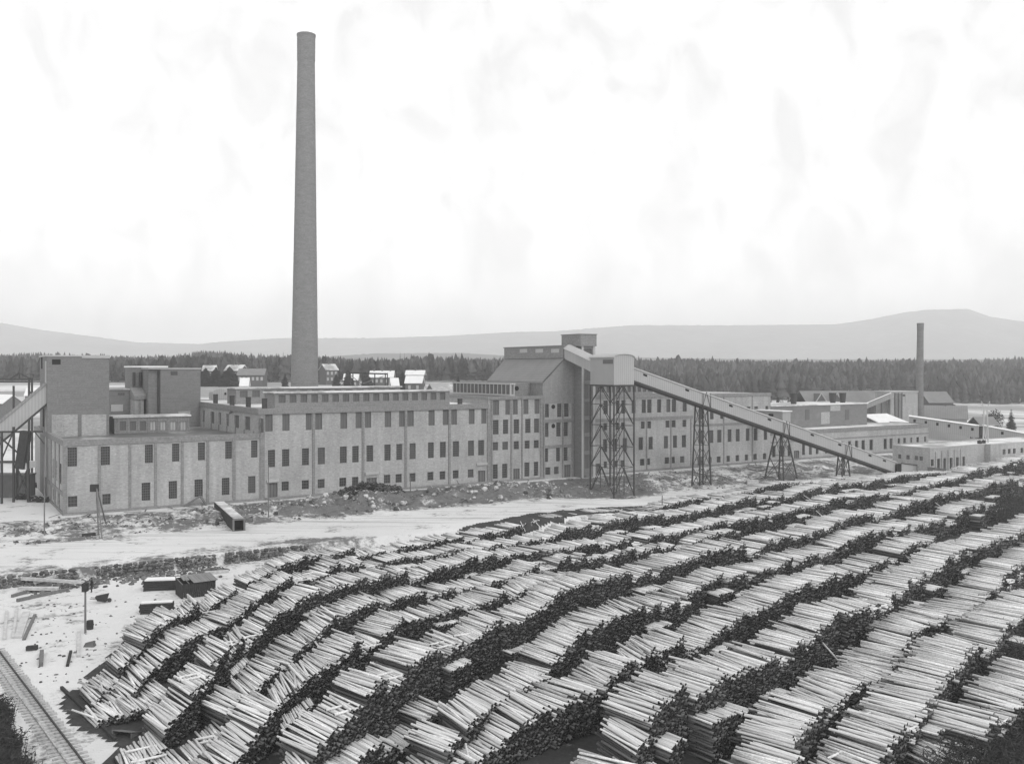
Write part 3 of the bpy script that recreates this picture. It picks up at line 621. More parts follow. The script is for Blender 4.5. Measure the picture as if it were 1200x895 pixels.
# ================================================================== G low hall, H superstructure
tG1 = T(1088); ZG = 8.1
G_ = Bld('long_low_hall', 'long single-storey brick hall with a snowy flat roof beyond the conveyor', tF1+.02, 0)
specG = [(943, 520, 533, 'plain', [(905,909),(915,919.4),(923,926.5),(940,943.5),(948,951.5),(956,959.4),(967,970),(975,978),(985,988.4),(994,997.4),(1002,1005.8),(1009.6,1013.6),(1019,1023),(1035.6,1039.3),(1042.5,1046)]),
 (1055, 513.3, 519.5, 'plain', [(1052,1055),(1058.6,1061.6),(1067,1069),(1074,1077),(1083,1085.5)]), (933, 528, 540.5, 'door', [(930.3,936.5)])]
opsG = rows(G_, specG); b = MB(); facade(b, tF1+.02, tG1, -3, ZG-1.0, 0, opsG); shell(b, tF1+.02, tG1, 0, 45, -3, ZG-1.0, front=True, roof=False); G_.part(b, 'wall', ['brick'])
b = MB(); b.add([(tF1,0,ZG-.2),(tG1,0,ZG-.2),(tG1,45,ZG-.2),(tF1,45,ZG-.2)], [(0,1,2,3)]); G_.part(b, 'roof', ['roofsnow'])
b = MB(); b.box(tF1+.03, tG1+.2, -.2, .4, ZG-1.0, ZG); b.box(tG1-.2, tG1+.2, .4, 45, ZG-1, ZG-.005); G_.part(b, 'cornice', ['concrete'])
b = MB(); b.box(tF1+.03, tG1+.1, -.08, -.002, 5.0, 5.35); G_.part(b, 'floor_band', ['concrete'])
b = MB(); b.box(tF1+.1, tG1, -.2, -.003, -3, .5); G_.part(b, 'plinth', ['concrete'])
wh = 9.0; h0, h1 = T(903.5, wh), T(1016, wh); ZH = Z(1016, 473, wh)
H_ = Bld('machine_room', 'blank concrete upper storey with three flared black vents on the low hall roof', h0, wh, 'penthouse', zg=ZG-.2)
b = MB(); b.box(h0, h1, wh, wh+16, ZG-.2, ZH); H_.part(b, 'wall', ['tower'])
b = MB(); b.box(h0-.1, h1+.3, wh-.3, wh+16.2, ZH+.002, ZH+.3); H_.part(b, 'roof', ['roofsnow'])
for a, c, y0_, y1_, m_ in ((943.5,948.5,480,492,'board'),(990.5,995,480,492,'board'),(962,972,483,497,'brick'),(973,984.5,475,481.5,'brick')):
    b = MB(); b.box(T(a,wh), T(c,wh), wh-.08, wh-.002, Z(a,y1_,wh), Z(a,y0_,wh)); H_.part(b, 'boarded_window' if m_ == 'board' else 'brick_infill', [m_])
for px_, nm in ((930,'leftmost flared black vent on the blank upper storey'),(976,'middle flared black vent, left one of the close pair'),(987.5,'rightmost flared black vent, right one of the close pair')):
    vent(nm, px_, wh+5, 0, 461.2 if px_ < 950 else 460.8, 0.78, 'flared vents on the machine room', zb=ZH+.3, flare=1.35)
# gallery box from conveyor into F
tq = 165.0; wq = atW(917, tq); zq = zpy(482.6, Wd(tq, wq)[1])
q_ = Bld('link_gallery', 'short pale enclosed gallery joining the conveyor to the mill wall', tq, wq, 'gallery', zg=zq-3.4)
b = MB(); b.box(tq, tq+3, wq, -.25, zq-3.4, zq); q_.part(b, 'wall', ['palep'])
b = MB(); b.box(tq-.3, tq+3.3, wq-.3, -.25, zq+.002, zq+.25); q_.part(b, 'roof', ['snowroof'])
b = MB(); b.box(tq-.05, tq-.003, wq+3, wq+4.6, zq-1.3, zq-.6); q_.part(b, 'window', ['hole'])
# ================================================================== I low brick store at right
tI, wI = GI(1090, 555, YARD); ZI = zpy(524.7, Wd(tI, wI)[1]); wIb = atW(1046, tI)
I_ = Bld('brick_store', 'low flat-roofed brick store with tall narrow doorways at the edge of the timber yard', tI, wI, zg=YARD)
tI1 = T(1154, wI); tI2 = T(1290, wI); ops = []
for a, c, y0_, y1_ in ((1091,1094.4,538,546.5),(1098.3,1101.8,537.5,548),(1105.4,1108.8,537,549),(1113,1116.4,536,550),(1120.5,1123.8,535.5,549),(1128,1131,535,548)):
    ta, tb = T(a, wI), T(c, wI); za, zb = Z(1113,549.5,wI), Z(1113,536.3,wI); za = za if a > 1097 else za+1.2; ops.append((ta, tb, za, zb)); I_.win(ta, tb, za, zb, wI+.4, 'plain')
b = MB(); facade(b, tI, tI1, YARD-1, ZI, wI, ops, rec=.45)
sI = []
for px_ in (1054.2, 1064, 1073.8, 1079.5):
    wc = atW(px_, tI); sI.append((wc-.5, wc+.5, 1.2, 2.3)); I_.win(wc-.5, wc+.5, 1.2, 2.3, tI+.2, 'board', side=True)
facade(b, wI, wIb, YARD-1, ZI, tI, sI, side=True, rec=.25)
op2 = []
for px_ in (1175, 1181, 1187, 1196): a_ = T(px_, wI-1.6); op2.append((a_, a_+1.4, 1.6, 3.0)); I_.win(a_, a_+1.4, 1.6, 3.0, wI-1.3, 'plain')
facade(b, tI1, tI2, YARD-1, ZI, wI-1.6, op2); b.add([(tI1,wI,YARD-1),(tI1,wI-1.6,YARD-1),(tI1,wI-1.6,ZI),(tI1,wI,ZI)], [(0,1,2,3)])
shell(b, tI, tI2, wI, wIb, YARD-1, ZI, front=True, side=True, roof=False); I_.part(b, 'wall', ['brick'])
b = MB(); b.add([(tI,wI,ZI-.25),(tI2,wI,ZI-.25),(tI2,wIb,ZI-.25),(tI,wIb,ZI-.25)], [(0,1,2,3)]); b.add([(tI1,wI-1.6,ZI-.25),(tI2,wI-1.6,ZI-.25),(tI2,wI,ZI-.25),(tI1,wI,ZI-.25)], [(0,1,2,3)]); I_.part(b, 'roof', ['roofsnow'])
b = MB(); b.box(tI-.05, tI1, wI-.05, wI+.3, ZI-.2, ZI+.05); b.box(tI-.05, tI+.3, wI+.3, wIb, ZI-.2, ZI+.045); b.box(tI1, tI2, wI-1.65, wI-1.3, ZI-.2, ZI+.05); I_.part(b, 'coping', ['sill'])
for k in range(5): b = MB(); px_ = 1095.8+k*7.35; b.box(T(px_,wI), T(px_+1.4,wI), wI-.25, wI-.002, YARD-1, ZI-.9); I_.part(b, 'pier', ['brick'])
for px_, rdr in ((1148,.6),(1153,.45)):
    t_, w_ = T(px_, wI+3), wI+3; p = Wd(t_, w_); b = MB(); b.cyl((0,0,-.05),(0,0,.8), rdr, n=14); b.cyl((0,0,.8),(0,0,.95), rdr*.8, rdr*.3, n=14)
    o = b.build('roof_drum', 'darktimber', loc=(p[0],p[1],ZI-.25)); tag(o, 'dark round drum on the brick store roof, the '+('larger left one' if rdr > .5 else 'smaller right one'), 'drum')
t_, w_ = GI(1097, 558, YARD); p = Wd(t_, w_); o = empty('lean_to_shed', 'small plank lean-to shed at the corner of the brick store', 'shed', (p[0],p[1],YARD), AX)
b = MB(); b.hexa([(-.3,0,0),(4.2,0,0),(4.2,2.2,0),(-.3,2.2,0),(-.3,0,2.1),(4.2,0,1.5),(4.2,2.2,1.5),(-.3,2.2,2.1)]); b.build('wall', 'timber', o)
b = MB(); b.hexa([(-.5,-.2,2.12),(4.4,-.2,1.52),(4.4,2.3,1.52),(-.5,2.3,2.12),(-.5,-.2,2.24),(4.4,-.2,1.64),(4.4,2.3,1.64),(-.5,2.3,2.24)]); b.build('roof', 'slate', o)
# ================================================================== chimneys
def chimney(label, px, w_, zb, zt_, r0, r1, group, lean=(0,0), D=None, m_='chimney'):
    p = Wd(T(px, w_), w_) if D is None else np.array(at(px, D))
    b = MB(); n = 32; nr = 34; vs = []; H = zt_-zb
    for i in range(nr+1):
        q = i/nr; r = r0+(r1-r0)*(q**.85)
        for k in range(n): a = 2*math.pi*k/n; vs.append((lean[0]*q+r*math.cos(a), lean[1]*q+r*math.sin(a), q*H))
    b.add(vs, [(i*n+k, i*n+(k+1) % n, (i+1)*n+(k+1) % n, (i+1)*n+k) for i in range(nr) for k in range(n)]+[tuple(range(nr*n, nr*n+n))])
    root = empty('chimney', label, 'chimney', (p[0], p[1], zb)); o = b.build('shaft', m_, root, smooth=True)
    b = MB(); b.cyl((lean[0]*.94, lean[1], H*.94), (lean[0], lean[1], H+.1), r1*1.07, r1*1.09, n=32, cap=False); b.cyl((lean[0],lean[1],H-.25),(lean[0],lean[1],H+.25), r1*1.13, n=32); b.build('crown_band', m_, root, smooth=False)
    return root
wc = 78.0; Dc = Wd(T(356.5, wc), wc)[1]; chimney('very tall tapering brick chimney rising behind the mill hall', 356.5, wc, 0, zpy(42, Dc), 17.6*Dc/FP, 9.7*Dc/FP, None, lean=(2.4*Dc/FP, 0))
D2 = 330.0; chimney('small distant smokestack beyond the low hall at the right', 1077, 0, 2, zpy(379.5, D2), 4.9*D2/FP, 3.5*D2/FP, None, lean=(1.6*D2/FP, 0), D=D2, m_='tower')
# ================================================================== conveyor
cv0 = (104.24, -18.44)
def fz(y, t_, w_): return zpy(y, Wd(t_, w_)[1])
hz0, hz1, hz2 = fz(451, *cv0), fz(419.3, *cv0), fz(419.3, *cv0)+1.0
ho = Bld('conveyor_house', 'pale boarded conveyor transfer house with barrel roof on top of the tall trestle', cv0[0], cv0[1], 'conveyor house', zg=hz0)
t0_, w0_ = cv0; t1_, w1_ = t0_+5.5, w0_+8.3
b = MB(); arch = [(t0_,hz0),(t1_,hz0),(t1_,hz1)]+[((t0_+t1_)/2+(t1_-t0_)/2*math.cos(a), hz1+.72*math.sin(a)) for a in np.linspace(.001, math.pi-.001, 13)][1:-1]+[(t0_,hz1)]; b.extr(arch, w0_, w1_); ho.part(b, 'wall', ['pale'])
b = MB(); ar = [((t0_+t1_)/2+((t1_-t0_)/2+.15)*math.cos(a), hz1+.76*math.sin(a)) for a in np.linspace(0, math.pi, 13)]; ao = [((t0_+t1_)/2+((t1_-t0_)/2+.25)*math.cos(a), hz1+.1+.82*math.sin(a)) for a in np.linspace(math.pi, 0, 13)]
for i in range(12):
    a1, a2 = ar[i], ar[i+1]; o1, o2 = ao[12-i], ao[11-i]; b.hexa([(a1[0],w0_-.2,a1[1]),(o1[0],w0_-.2,o1[1]),(o1[0],w1_+.2,o1[1]),(a1[0],w1_+.2,a1[1]),(a2[0],w0_-.2,a2[1]),(o2[0],w0_-.2,o2[1]),(o2[0],w1_+.2,o2[1]),(a2[0],w1_+.2,a2[1])])
ho.part(b, 'roof', ['sill'])
b = MB(); b.box(t0_-.05, t0_-.003, w0_+.3, w0_+3.8, hz1-1.25, hz1-.35); ho.part(b, 'window', ['board'])
b = MB(); b.box(t0_-.15, t1_+.15, w0_-.15, w1_+.15, hz0-.35, hz0-.003); ho.part(b, 'floor_frame', ['steel'])
# trestle under it
cs = [(t0_,w0_),(t1_,w0_),(t1_,w1_),(t0_,w1_)]
tz = [hz0-.36]+[fz(y, *cv0) for y in (474.5,499.5,525,549,571)]
ZG_ = [gz(*Wd(*c_)) for c_ in cs]; zlow = min(ZG_)-.6
tres = Bld('conveyor_trestle', 'tall four-legged dark steel trestle with inverted-V bracing carrying the conveyor house', t0_, w0_, 'trestle', zg=-2)
mid = lambda a, c: ((a[0]+c[0])/2, (a[1]+c[1])/2)
for i, c_ in enumerate(cs): b = MB(); b.beam((*c_, ZG_[i]-.6), (*c_, hz0-.36), .25); tres.part(b, 'leg', ['steel'])
for i in range(4):
    a, c = cs[i], cs[(i+1) % 4]; m_ = mid(a, c); br = MB(); ti = []
    for k in range(5):
        zt_, zb_ = tz[k], (tz[k+1] if k < 4 else -2.2)
        br.beam((*m_, zt_-.05), (*a, zb_), .13); br.beam((*m_, zt_-.05), (*c, zb_), .13)
        if k: q_ = MB(); q_.beam((*a, zt_), (*c, zt_), .09); tres.part(q_, 'tie', ['steel'])
    if i in (0, 2): br.beam((*m_, -2), (*m_, hz0-.4), .14)
    tres.part(br, 'brace', ['steel'])
b = MB(); rx = (t0_+t1_)/2-.4
for q in (0, .7): b.beam((rx+q, w0_+2, -2), (rx+q, w0_+2, hz0), .08)
for k in range(48): b.beam((rx, w0_+2, -1.8+k*.48), (rx+.7, w0_+2, -1.8+k*.48), .05)
tres.part(b, 'ladder', ['steel'])
def gallery(name, label, A0, A1, zb0, zb1, h, wd, roofh=.45, wins=(), mats_='palep', truss=True, cat='conveyor', rm='sill'):
    """enclosed sloping gallery from A0 to A1 (factory coords) with floor heights zb0, zb1"""
    a = Wd(*A0); c = Wd(*A1); d = c-a; Ln = math.hypot(*d); ang = math.atan2(d[1], d[0]); root = empty(name, label, cat, (a[0], a[1], zb0), ang)
    dz = zb1-zb0; hw = wd/2
    def P(x, y, z): return (x, y, z+dz*x/Ln)
    b = MB(); b.hexa([P(0,-hw,0),P(Ln,-hw,0),P(Ln,hw,0),P(0,hw,0),P(0,-hw,h),P(Ln,-hw,h),P(Ln,hw,h),P(0,hw,h)]); b.build('wall', mats_, root)
    b = MB(); pts = [(y, h+.02+roofh*math.cos(y/(hw+.2)*math.pi/2)) for y in np.linspace(-hw-.2, hw+.2, 9)]
    for (y0, z0), (y1, z1) in zip(pts[:-1], pts[1:]): b.hexa([P(-.1,y0,h-.02),P(Ln+.1,y0,h-.02),P(Ln+.1,y1,h-.02),P(-.1,y1,h-.02),P(-.1,y0,z0+.05),P(Ln+.1,y0,z0+.05),P(Ln+.1,y1,z1+.05),P(-.1,y1,z1+.05)])
    b.build('roof', rm, root)
    if truss:
        b = MB(); b.hexa([P(0,-hw-.12,-.5),P(Ln,-hw-.12,-.5),P(Ln,hw+.12,-.5),P(0,hw+.12,-.5),P(0,-hw-.12,-.02),P(Ln,-hw-.12,-.02),P(Ln,hw+.12,-.02),P(0,hw+.12,-.02)]); b.build('floor_girder', 'steel', root)
    for px_ in wins:
        k = (px_-600)/FP; x = (k*a[1]-a[0])/(d[0]/Ln-k*d[1]/Ln); b = MB()
        b.hexa([P(x-.5,-hw-.05,h*.68),P(x+.5,-hw-.05,h*.68),P(x+.5,-hw,h*.68),P(x-.5,-hw,h*.68),P(x-.5,-hw-.05,h*.86),P(x+.5,-hw-.05,h*.86),P(x+.5,-hw,h*.86),P(x-.5,-hw,h*.86)]); b.build('window', 'hole', root)
    return root, ang, Ln, P
gA0 = (t1_, -15.0); tend, wend = GI(1052, 555, YARD); gA1 = (tend, wend+1.4)
zc0 = fz(443, gA0[0], -16.5)
cvr, cang, cLn, cP = gallery('conveyor', 'long pale enclosed log conveyor sloping down to the timber yard', gA0, gA1, zc0, YARD+.15, fz(429,gA0[0],-16.5)-zc0, 3.0, wins=(751.5,800.5,851.5,896.5,946.5,978.7,1014,1031))
wq0, wq1 = w1_, -.1
zu0, zu1 = fz(435.4, t0_, w1_), zpy(420.3, Wd(t0_, 0)[1])
gallery('conveyor', 'short upper conveyor gallery climbing from the transfer house into the boiler house', (t0_+1.5, w1_), (t0_+1.5, -.25), zu0, zu1, 2.3, 3.0, roofh=.9, truss=False, wins=())
# conveyor mouth at the ground
p = Wd(*gA1); o = empty('conveyor_mouth', 'timber pit box with a dark opening where the conveyor meets the yard', 'pit box', (p[0],p[1],YARD), AX)
b = MB(); b.box(-1.2, .6, -2.1, -1.6, 0, 2.6); b.build('opening', 'hole', o)
b = MB(); b.hexa([(.6,-2,0),(8.5,-2,0),(8.5,1.5,0),(.6,1.5,0),(.6,-2,2.6),(8.5,-2,1.5),(8.5,1.5,1.5),(.6,1.5,2.6)]); b.build('box', 'palep', o)
b = MB(); b.beam((8.5,-2.1,0),(8.5,-2.1,1.8),.25); b.beam((.5,-2.1,2.75),(8.6,-2.1,1.65),.2); b.build('frame', 'darktimber', o)
def trestle(label, tops, feet, ytop, zg=YARD, flare=.3, tw=None):
    """leaning-leg trestle: near legs given by picture columns at the girder and at the foot (with foot row)"""
    tf = [GI(px, py, zg) for px, py in feet]
    # conveyor position at the trestle
    k = (tops[0]+tops[-1])/2; ka = (k-600)/FP; a = Wd(*gA0); d = Wd(*gA1)-a; Ln = math.hypot(*d)
    x = (ka*a[1]-a[0])/(d[0]/Ln-ka*d[1]/Ln); cx, cy = a+d/Ln*x; ct, cw = inv((cx, cy)); ztop = zc0+(YARD+.15-zc0)*x/Ln-.5
    r = Bld('conveyor_trestle', label, ct, cw, 'trestle', zg=zg)
    hw = .75; sp = (tops[-1]-tops[0])/FP*cy/2/.9
    foot = max(1.0, ztop-zg)*.03
    fw = None
    if tw: sp, hw, ft, fw = tw; flare = (ft/sp-1)*12/(ztop-zg); foot = fw-hw
    n = 2; xs_ = np.linspace(-sp, sp, n); L_ = []
    for s_ in (-1, 1):
        for i, q in enumerate(xs_):
            f_ = q*(1+flare*(ztop-zg)/12); top = (ct+q, cw+s_*hw, ztop+(-q*.29)); bot = (ct+f_, cw+s_*(hw+foot), gz(*Wd(ct+f_, cw+s_*(hw+foot)))-.3)
            L_.append((s_, i, top, bot)); b = MB(); b.beam(bot, top, .26); r.part(b, 'leg', ['steel'])
    def lp(s_, i, q):
        for a_, b_, tp, bt in L_:
            if a_ == s_ and b_ == i: return tuple(bt[j]+(tp[j]-bt[j])*q for j in range(3))
    m_ = max(1, int(round((ztop-zg)/4.5)))
    for s_ in (-1, 1):
        b = MB()
        for j in range(m_):
            q0, q1 = (j+.15)/m_*.98, (j+1)/m_*.98
            for i in range(n-1): b.beam(lp(s_,i,q0), lp(s_,i+1,q1), .08); b.beam(lp(s_,i+1,q0), lp(s_,i,q1), .08)
            c = MB(); c.beam(lp(s_,0,q0), lp(s_,n-1,q0), .13); r.part(c, 'tie', ['steel'])
        r.part(b, 'brace', ['steel'])
    for i in (0, n-1):
        b = MB()
        for j in range(m_): b.beam(lp(-1,i,j/m_), lp(1,i,(j+1)/m_), .08); b.beam(lp(1,i,j/m_), lp(-1,i,(j+1)/m_), .08)
        r.part(b, 'cross_brace', ['steel'])
    b = MB()
    for i in (0, n-1):
        tp = lp(-1, i, 1); b.beam((tp[0], cw-1.75, ztop-.3), (tp[0]+.1, cw-1.65, ztop+3.3), .1)
    b.beam((ct-sp, cw-1.68, ztop+.2), (ct, cw-1.68, ztop+3.6), .08); b.beam((ct+sp, cw-1.68, ztop-.2), (ct, cw-1.68, ztop+3.6), .08); r.part(b, 'head_frame', ['steel'])
trestle('first slender lattice trestle under the conveyor, left of the others', (816.5, 827.5), ((807,565),(831,569)), 472)
trestle('middle wide-footed lattice trestle under the conveyor', (907, 914.5, 924), ((893,560),(933,562)), 505, tw=(1.0, 1.1, 2.5, 3.0))
trestle('lowest short trestle near the foot of the conveyor', (983, 993), ((979,555),(993,552)), 531, tw=(1.1, .6, 1.5, .9))
# ================================================================== timber yard
def march(px, py, lo=45.0, hi=1500.0):
    """distance at which the ground meets picture point px,py"""
    D = np.geomspace(lo, hi, 3000); k = (px-600)/FP; zr = CH-(py-HZ)*D/FP
    hit = np.nonzero(zr <= gh(k*D, D))[0]; return float(D[hit[0]]) if len(hit) else hi
def onground(px, py):
    D = march(px, py); x, y = at(px, D); return x, y, gz(x, y)
ROWS = [ # (stack height, traced front top edge of the row)
 (2.9, [(112,792),(123,783),(149,761),(194,729),(228,711),(268,692),(315,670),(352,657),(400,645)]),
 (1.8, [(404,648),(440,641),(474,637),(520,631),(570,624),(611,619)]),
 (1.2, [(560,624),(600,615),(660,606),(720,599),(780,592),(830,584),(880,574),(930,567),(990,559)]),
 (1.5, [(380,925),(430,892),(470,868),(505,848)]),
 (2.9, [(138,800),(157,783),(177,769),(211,749),(238,736),(268,721),(301,700),(348,675),(395,660),(440,652),(480,648),(551,644),(611,638),(632,631),(662,619),(704,611),(764,602),(803,600),(848,590),(885,584),(916,578),(942,573),(985,566),(1030,560),(1070,556),(1110,553),(1160,546),(1215,532)]),
 (1.9, [(112,826),(140,822),(178,808),(196,800)]),
 (4.0, [(150,848),(176,832),(201,813),(228,793),(261,763),(291,739),(321,716),(348,699),(372,692),(395,686),(442,677),(504,664),(574,646),(650,642),(722,634),(770,622),(818,615),(870,609),(918,598),(960,588),(1020,578),(1065,572),(1110,562),(1150,548),(1215,534)]),
 (2.7, [(191,875),(221,868),(250,846),(290,811),(315,790),(340,768),(362,748),(380,735),(400,722),(425,712),(449,706),(494,694),(534,689),(568,680),(601,675),(628,665),(655,660),(700,652),(740,645),(783,637),(830,630),(870,622)]),
 (3.2, [(215,912),(245,888),(278,860),(301,840),(335,813),(362,793),(399,773),(429,746),(474,722),(514,712),(561,707),(581,702),(615,692),(650,683),(690,670)]),
 (4.6, [(300,905),(335,883),(355,863),(378,845),(402,830),(444,803),(480,776),(524,751),(551,739),(584,726),(615,718),(641,706),(665,692),(688,682),(718,674),(755,665),(799,654),(850,643),(900,632),(947,621),(980,612),(1020,601),(1059,589),(1089,582),(1128,572),(1160,566),(1215,556)]),
 (3.4, [(470,915),(500,887),(531,855),(574,818),(618,794),(661,760),(685,738),(712,724),(742,718),(779,706),(799,699),(830,678),(864,674),(907,663),(951,649),(990,636),(1015,625),(1048,619),(1085,611),(1115,604),(1142,595),(1162,588)]),
 (3.2, [(520,912),(558,868),(588,846),(630,829),(668,815),(702,806),(722,793),(752,779),(772,761),(799,749),(833,740),(857,724),(887,712),(914,702),(944,686),(988,672),(1031,656),(1060,645),(1095,630)]),
 (4.6, [(690,912),(718,886),(740,858),(770,832),(799,812),(823,806),(850,785),(884,772),(917,758),(947,743),(978,722),(1015,712),(1041,696),(1065,679),(1100,660),(1140,640),(1200,618),(1240,604)]),
 (3.2, [(880,915),(904,890),(924,870),(947,850),(981,823),(1015,796),(1048,774),(1068,752),(1088,735),(1118,722),(1140,709),(1162,692),(1190,668),(1230,640)]),
 (3.8, [(985,915),(1005,893),(1035,863),(1068,836),(1108,803),(1135,775),(1160,748),(1185,726),(1230,700)]),
 (3.2, [(1105,915),(1130,890),(1165,850),(1200,815),(1240,790)]),
]
LV = -282.0                                    # column where the logs' own vanishing point falls
def logdir(x, y):
    ang = math.atan((600-LV)/FP)-.0006*(x-0); return ang      # turns slightly across the yard
LOGS = []; POLES = []                          # (mid, dir, half length, radius, tone, endtone, toplayer)
rr = random.Random(5)
for ri, (h0_, tr_) in enumerate(ROWS):
    pts = [np.array([*G(px, py, YARD+h0_)]) for px, py in tr_]
    seg = [np.linalg.norm(b_-a_) for a_, b_ in zip(pts[:-1], pts[1:])]; cum = np.concatenate([[0], np.cumsum(seg)]); tot = cum[-1]
    X_ = lambda s: np.array([np.interp(s, cum, [p[0] for p in pts]), np.interp(s, cum, [p[1] for p in pts])])
    s = 0.0; bi = 0
    while s < tot-.5:
        p = X_(s); q = X_(min(s+1.5, tot)); tg_ = (q-p)/max(np.linalg.norm(q-p), 1e-6)
        wid = rr.uniform(2.2, 3.7); th = logdir(*p)+math.radians(rr.gauss(0, 6))
        ld = np.array([-math.sin(th), math.cos(th)]); nd = np.array([math.cos(th), math.sin(th)])
        adv = max(.35, float(tg_@nd)); step = wid/adv
        far = p[1] > 125
        dm = .19 if p[1] < 105 else (.225 if not far else .27)
        hh = h0_*.93+.3*math.sin(s*.19+ri*2)+rr.uniform(-.25, .25)
        end = min(s, tot-s); hh *= min(1, .22+.78*min(s, tot-s)/11.0) if s < 11 else 1
        low = rr.random() < .15
        if low: hh -= rr.uniform(.5, 1.0)
        hh = max(.7, hh); n = max(3, int(wid/dm)); nl = max(2, int(hh/(dm*.86)))
        L0 = rr.uniform(3.9, 4.4); tilt = rr.uniform(.0, 1.0)*min(1, h0_/3); shear = rr.uniform(.78, 1.05)
        slide = rr.uniform(-.3, .5)
        for l in range(nl):
            z_ = YARD+hh-dm*.5-l*dm*.86
            top = l == 0
            for i in range(n):
                if top and rr.random() < .16: continue
                r_ = dm*.5*rr.uniform(.72, 1.18); u_ = (i+.5+(.5 if l % 2 else 0))*dm
                base = p+nd*u_+ld*(shear*(u_/adv)*float(tg_@ld)+slide)
                batter = .04*l*dm                                    # lower layers reach a little further out
                jit = rr.gauss(0, .17)+(rr.uniform(.2, .7) if rr.random() < .04 else 0)-batter
                Ln = L0*rr.uniform(.88, 1.06); dth = rr.gauss(0, .014 if not top else .055)
                if top and rr.random() < .05: dth += rr.uniform(-.25, .25)
                d2 = np.array([ld[0]*math.cos(dth)-ld[1]*math.sin(dth), ld[0]*math.sin(dth)+ld[1]*math.cos(dth)])
                m_ = base+ld*jit+ld*Ln/2
                zz_ = max(YARD+r_*.6, z_+tilt*(u_/wid-.5)+rr.gauss(0, .035)+(rr.uniform(0, .15) if top else 0))
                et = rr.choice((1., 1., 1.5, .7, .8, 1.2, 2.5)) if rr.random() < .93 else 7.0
                if math.hypot(*(m_-p)) < 12: LOGS.append((m_[0], m_[1], zz_, d2[0], d2[1], rr.gauss(0, .01)+(0 if not top else rr.gauss(0, .012)), Ln/2, r_, rr.uniform(.62, 1.2) if l == 0 or (l == 1 and rr.random() < .45) else rr.uniform(.05, .3), et, top, ri))  # layers below the top: dark bark, plus shade inside the stack painted into tone
        if hh > 2.2 and s > 4 and rr.random() < .17:    # a lower tier laid against the front of the stack
            h2_ = hh*rr.uniform(.35, .75); off = rr.uniform(1.0, 2.4); n2_ = max(4, int(n*rr.uniform(.85, 1.1))); L2_ = L0*rr.uniform(.8, 1.0)
            for l in range(max(1, int(h2_/(dm*.86)))):
                for i in range(n2_):
                    u_ = (i+.5+(.5 if l % 2 else 0))*dm; r_ = dm*.5*rr.uniform(.72, 1.18); m_ = p+nd*u_+ld*(shear*(u_/adv)*float(tg_@ld)+slide-off+rr.gauss(0, .12)+L2_/2)
                    dth = rr.gauss(0, .03); d2 = np.array([ld[0]*math.cos(dth)-ld[1]*math.sin(dth), ld[0]*math.sin(dth)+ld[1]*math.cos(dth)])
                    LOGS.append((m_[0], m_[1], YARD+h2_-dm*.5-l*dm*.86+rr.gauss(0, .03), d2[0], d2[1], rr.gauss(0, .012), L2_/2, r_, rr.uniform(.6, 1.15) if l < 1 else rr.uniform(.05, .35), rr.choice((1., 1.5, .7, 1.2, 2.5)), l == 0, ri))  # same here: lower layers' tone carries dark bark and painted-in shade
        if low:    # bearers laid crosswise to start the next layer
            for q_ in rr.sample((.12, .42, .7, .9), rr.choice((1, 2, 2))):
                c_ = p+nd*wid*.5+ld*(q_*L0); POLES.append((c_[0], c_[1], YARD+hh+.08, nd[0], nd[1], 0, wid*.34, .09, 1.1, 3, True, ri))
        if rr.random() < .025:   # a stray log slid down over the front
            c_ = p+nd*wid*.5-ld*rr.uniform(.2, 1.0); a3 = rr.uniform(-.8, .8); POLES.append((c_[0], c_[1], YARD+hh*.55, math.sin(a3)*nd[0]-ld[0]*.8, math.sin(a3)*nd[1]-ld[1]*.8, -.7, 1.5, .08, .9, 3, False, ri))
        s += step*rr.uniform(.90, 1.02); bi += 1
LOGS += POLES
LA = np.array([[float(v) for v in l] for l in LOGS])
print('logs', len(LA))
def screen(x, y, z): return 600+FP*x/y, HZ+FP*(CH-z)/y
fx, fy = screen(LA[:,0]-LA[:,3]*LA[:,6], LA[:,1]-LA[:,4]*LA[:,6], LA[:,2]); bx, by = screen(LA[:,0]+LA[:,3]*LA[:,6], LA[:,1]+LA[:,4]*LA[:,6], LA[:,2])
vis = (LA[:,10] > .5) & (fx > 4) & (fx < 1196) & (fy < 891) & (bx > 4) & (bx < 1196) & (by < 891)
size = np.where(vis, LA[:,7]*LA[:,6]/LA[:,1]**2, 0); near = np.argsort(-size)[:300]; isnear = np.zeros(len(LA), bool); isnear[near] = True
# the 300 that show largest: objects of their own
def log_mesh(seed):
    g = random.Random(seed); n = 9; b = MB(); rings = []
    for k in range(5):
        t_ = -1+.5*k; ox, oz = g.uniform(-.12, .12)*(1-abs(t_)), g.uniform(-.12, .12)*(1-abs(t_)); sc_ = 1.08-.07*k
        rings.append([(ox+sc_*math.cos(2*math.pi*i/n)*g.uniform(.95, 1.05), t_, oz+sc_*math.sin(2*math.pi*i/n)*g.uniform(.95, 1.05)) for i in range(n)])
    v = [p for r in rings for p in r]; b.add(v, [(k*n+i, k*n+(i+1) % n, (k+1)*n+(i+1) % n, (k+1)*n+i)[::-1] for k in range(4) for i in range(n)])
    b.add(rings[0], [tuple(range(n))[::-1]], 1); b.add(rings[4], [tuple(range(n))], 1); b.t = [g.uniform(.8, 1.15)]*len(b.f)
    o = b.build('log', ['bark', 'logend']); me = o.data; bpy.data.objects.remove(o); return me
LM = [log_mesh(k) for k in range(8)]
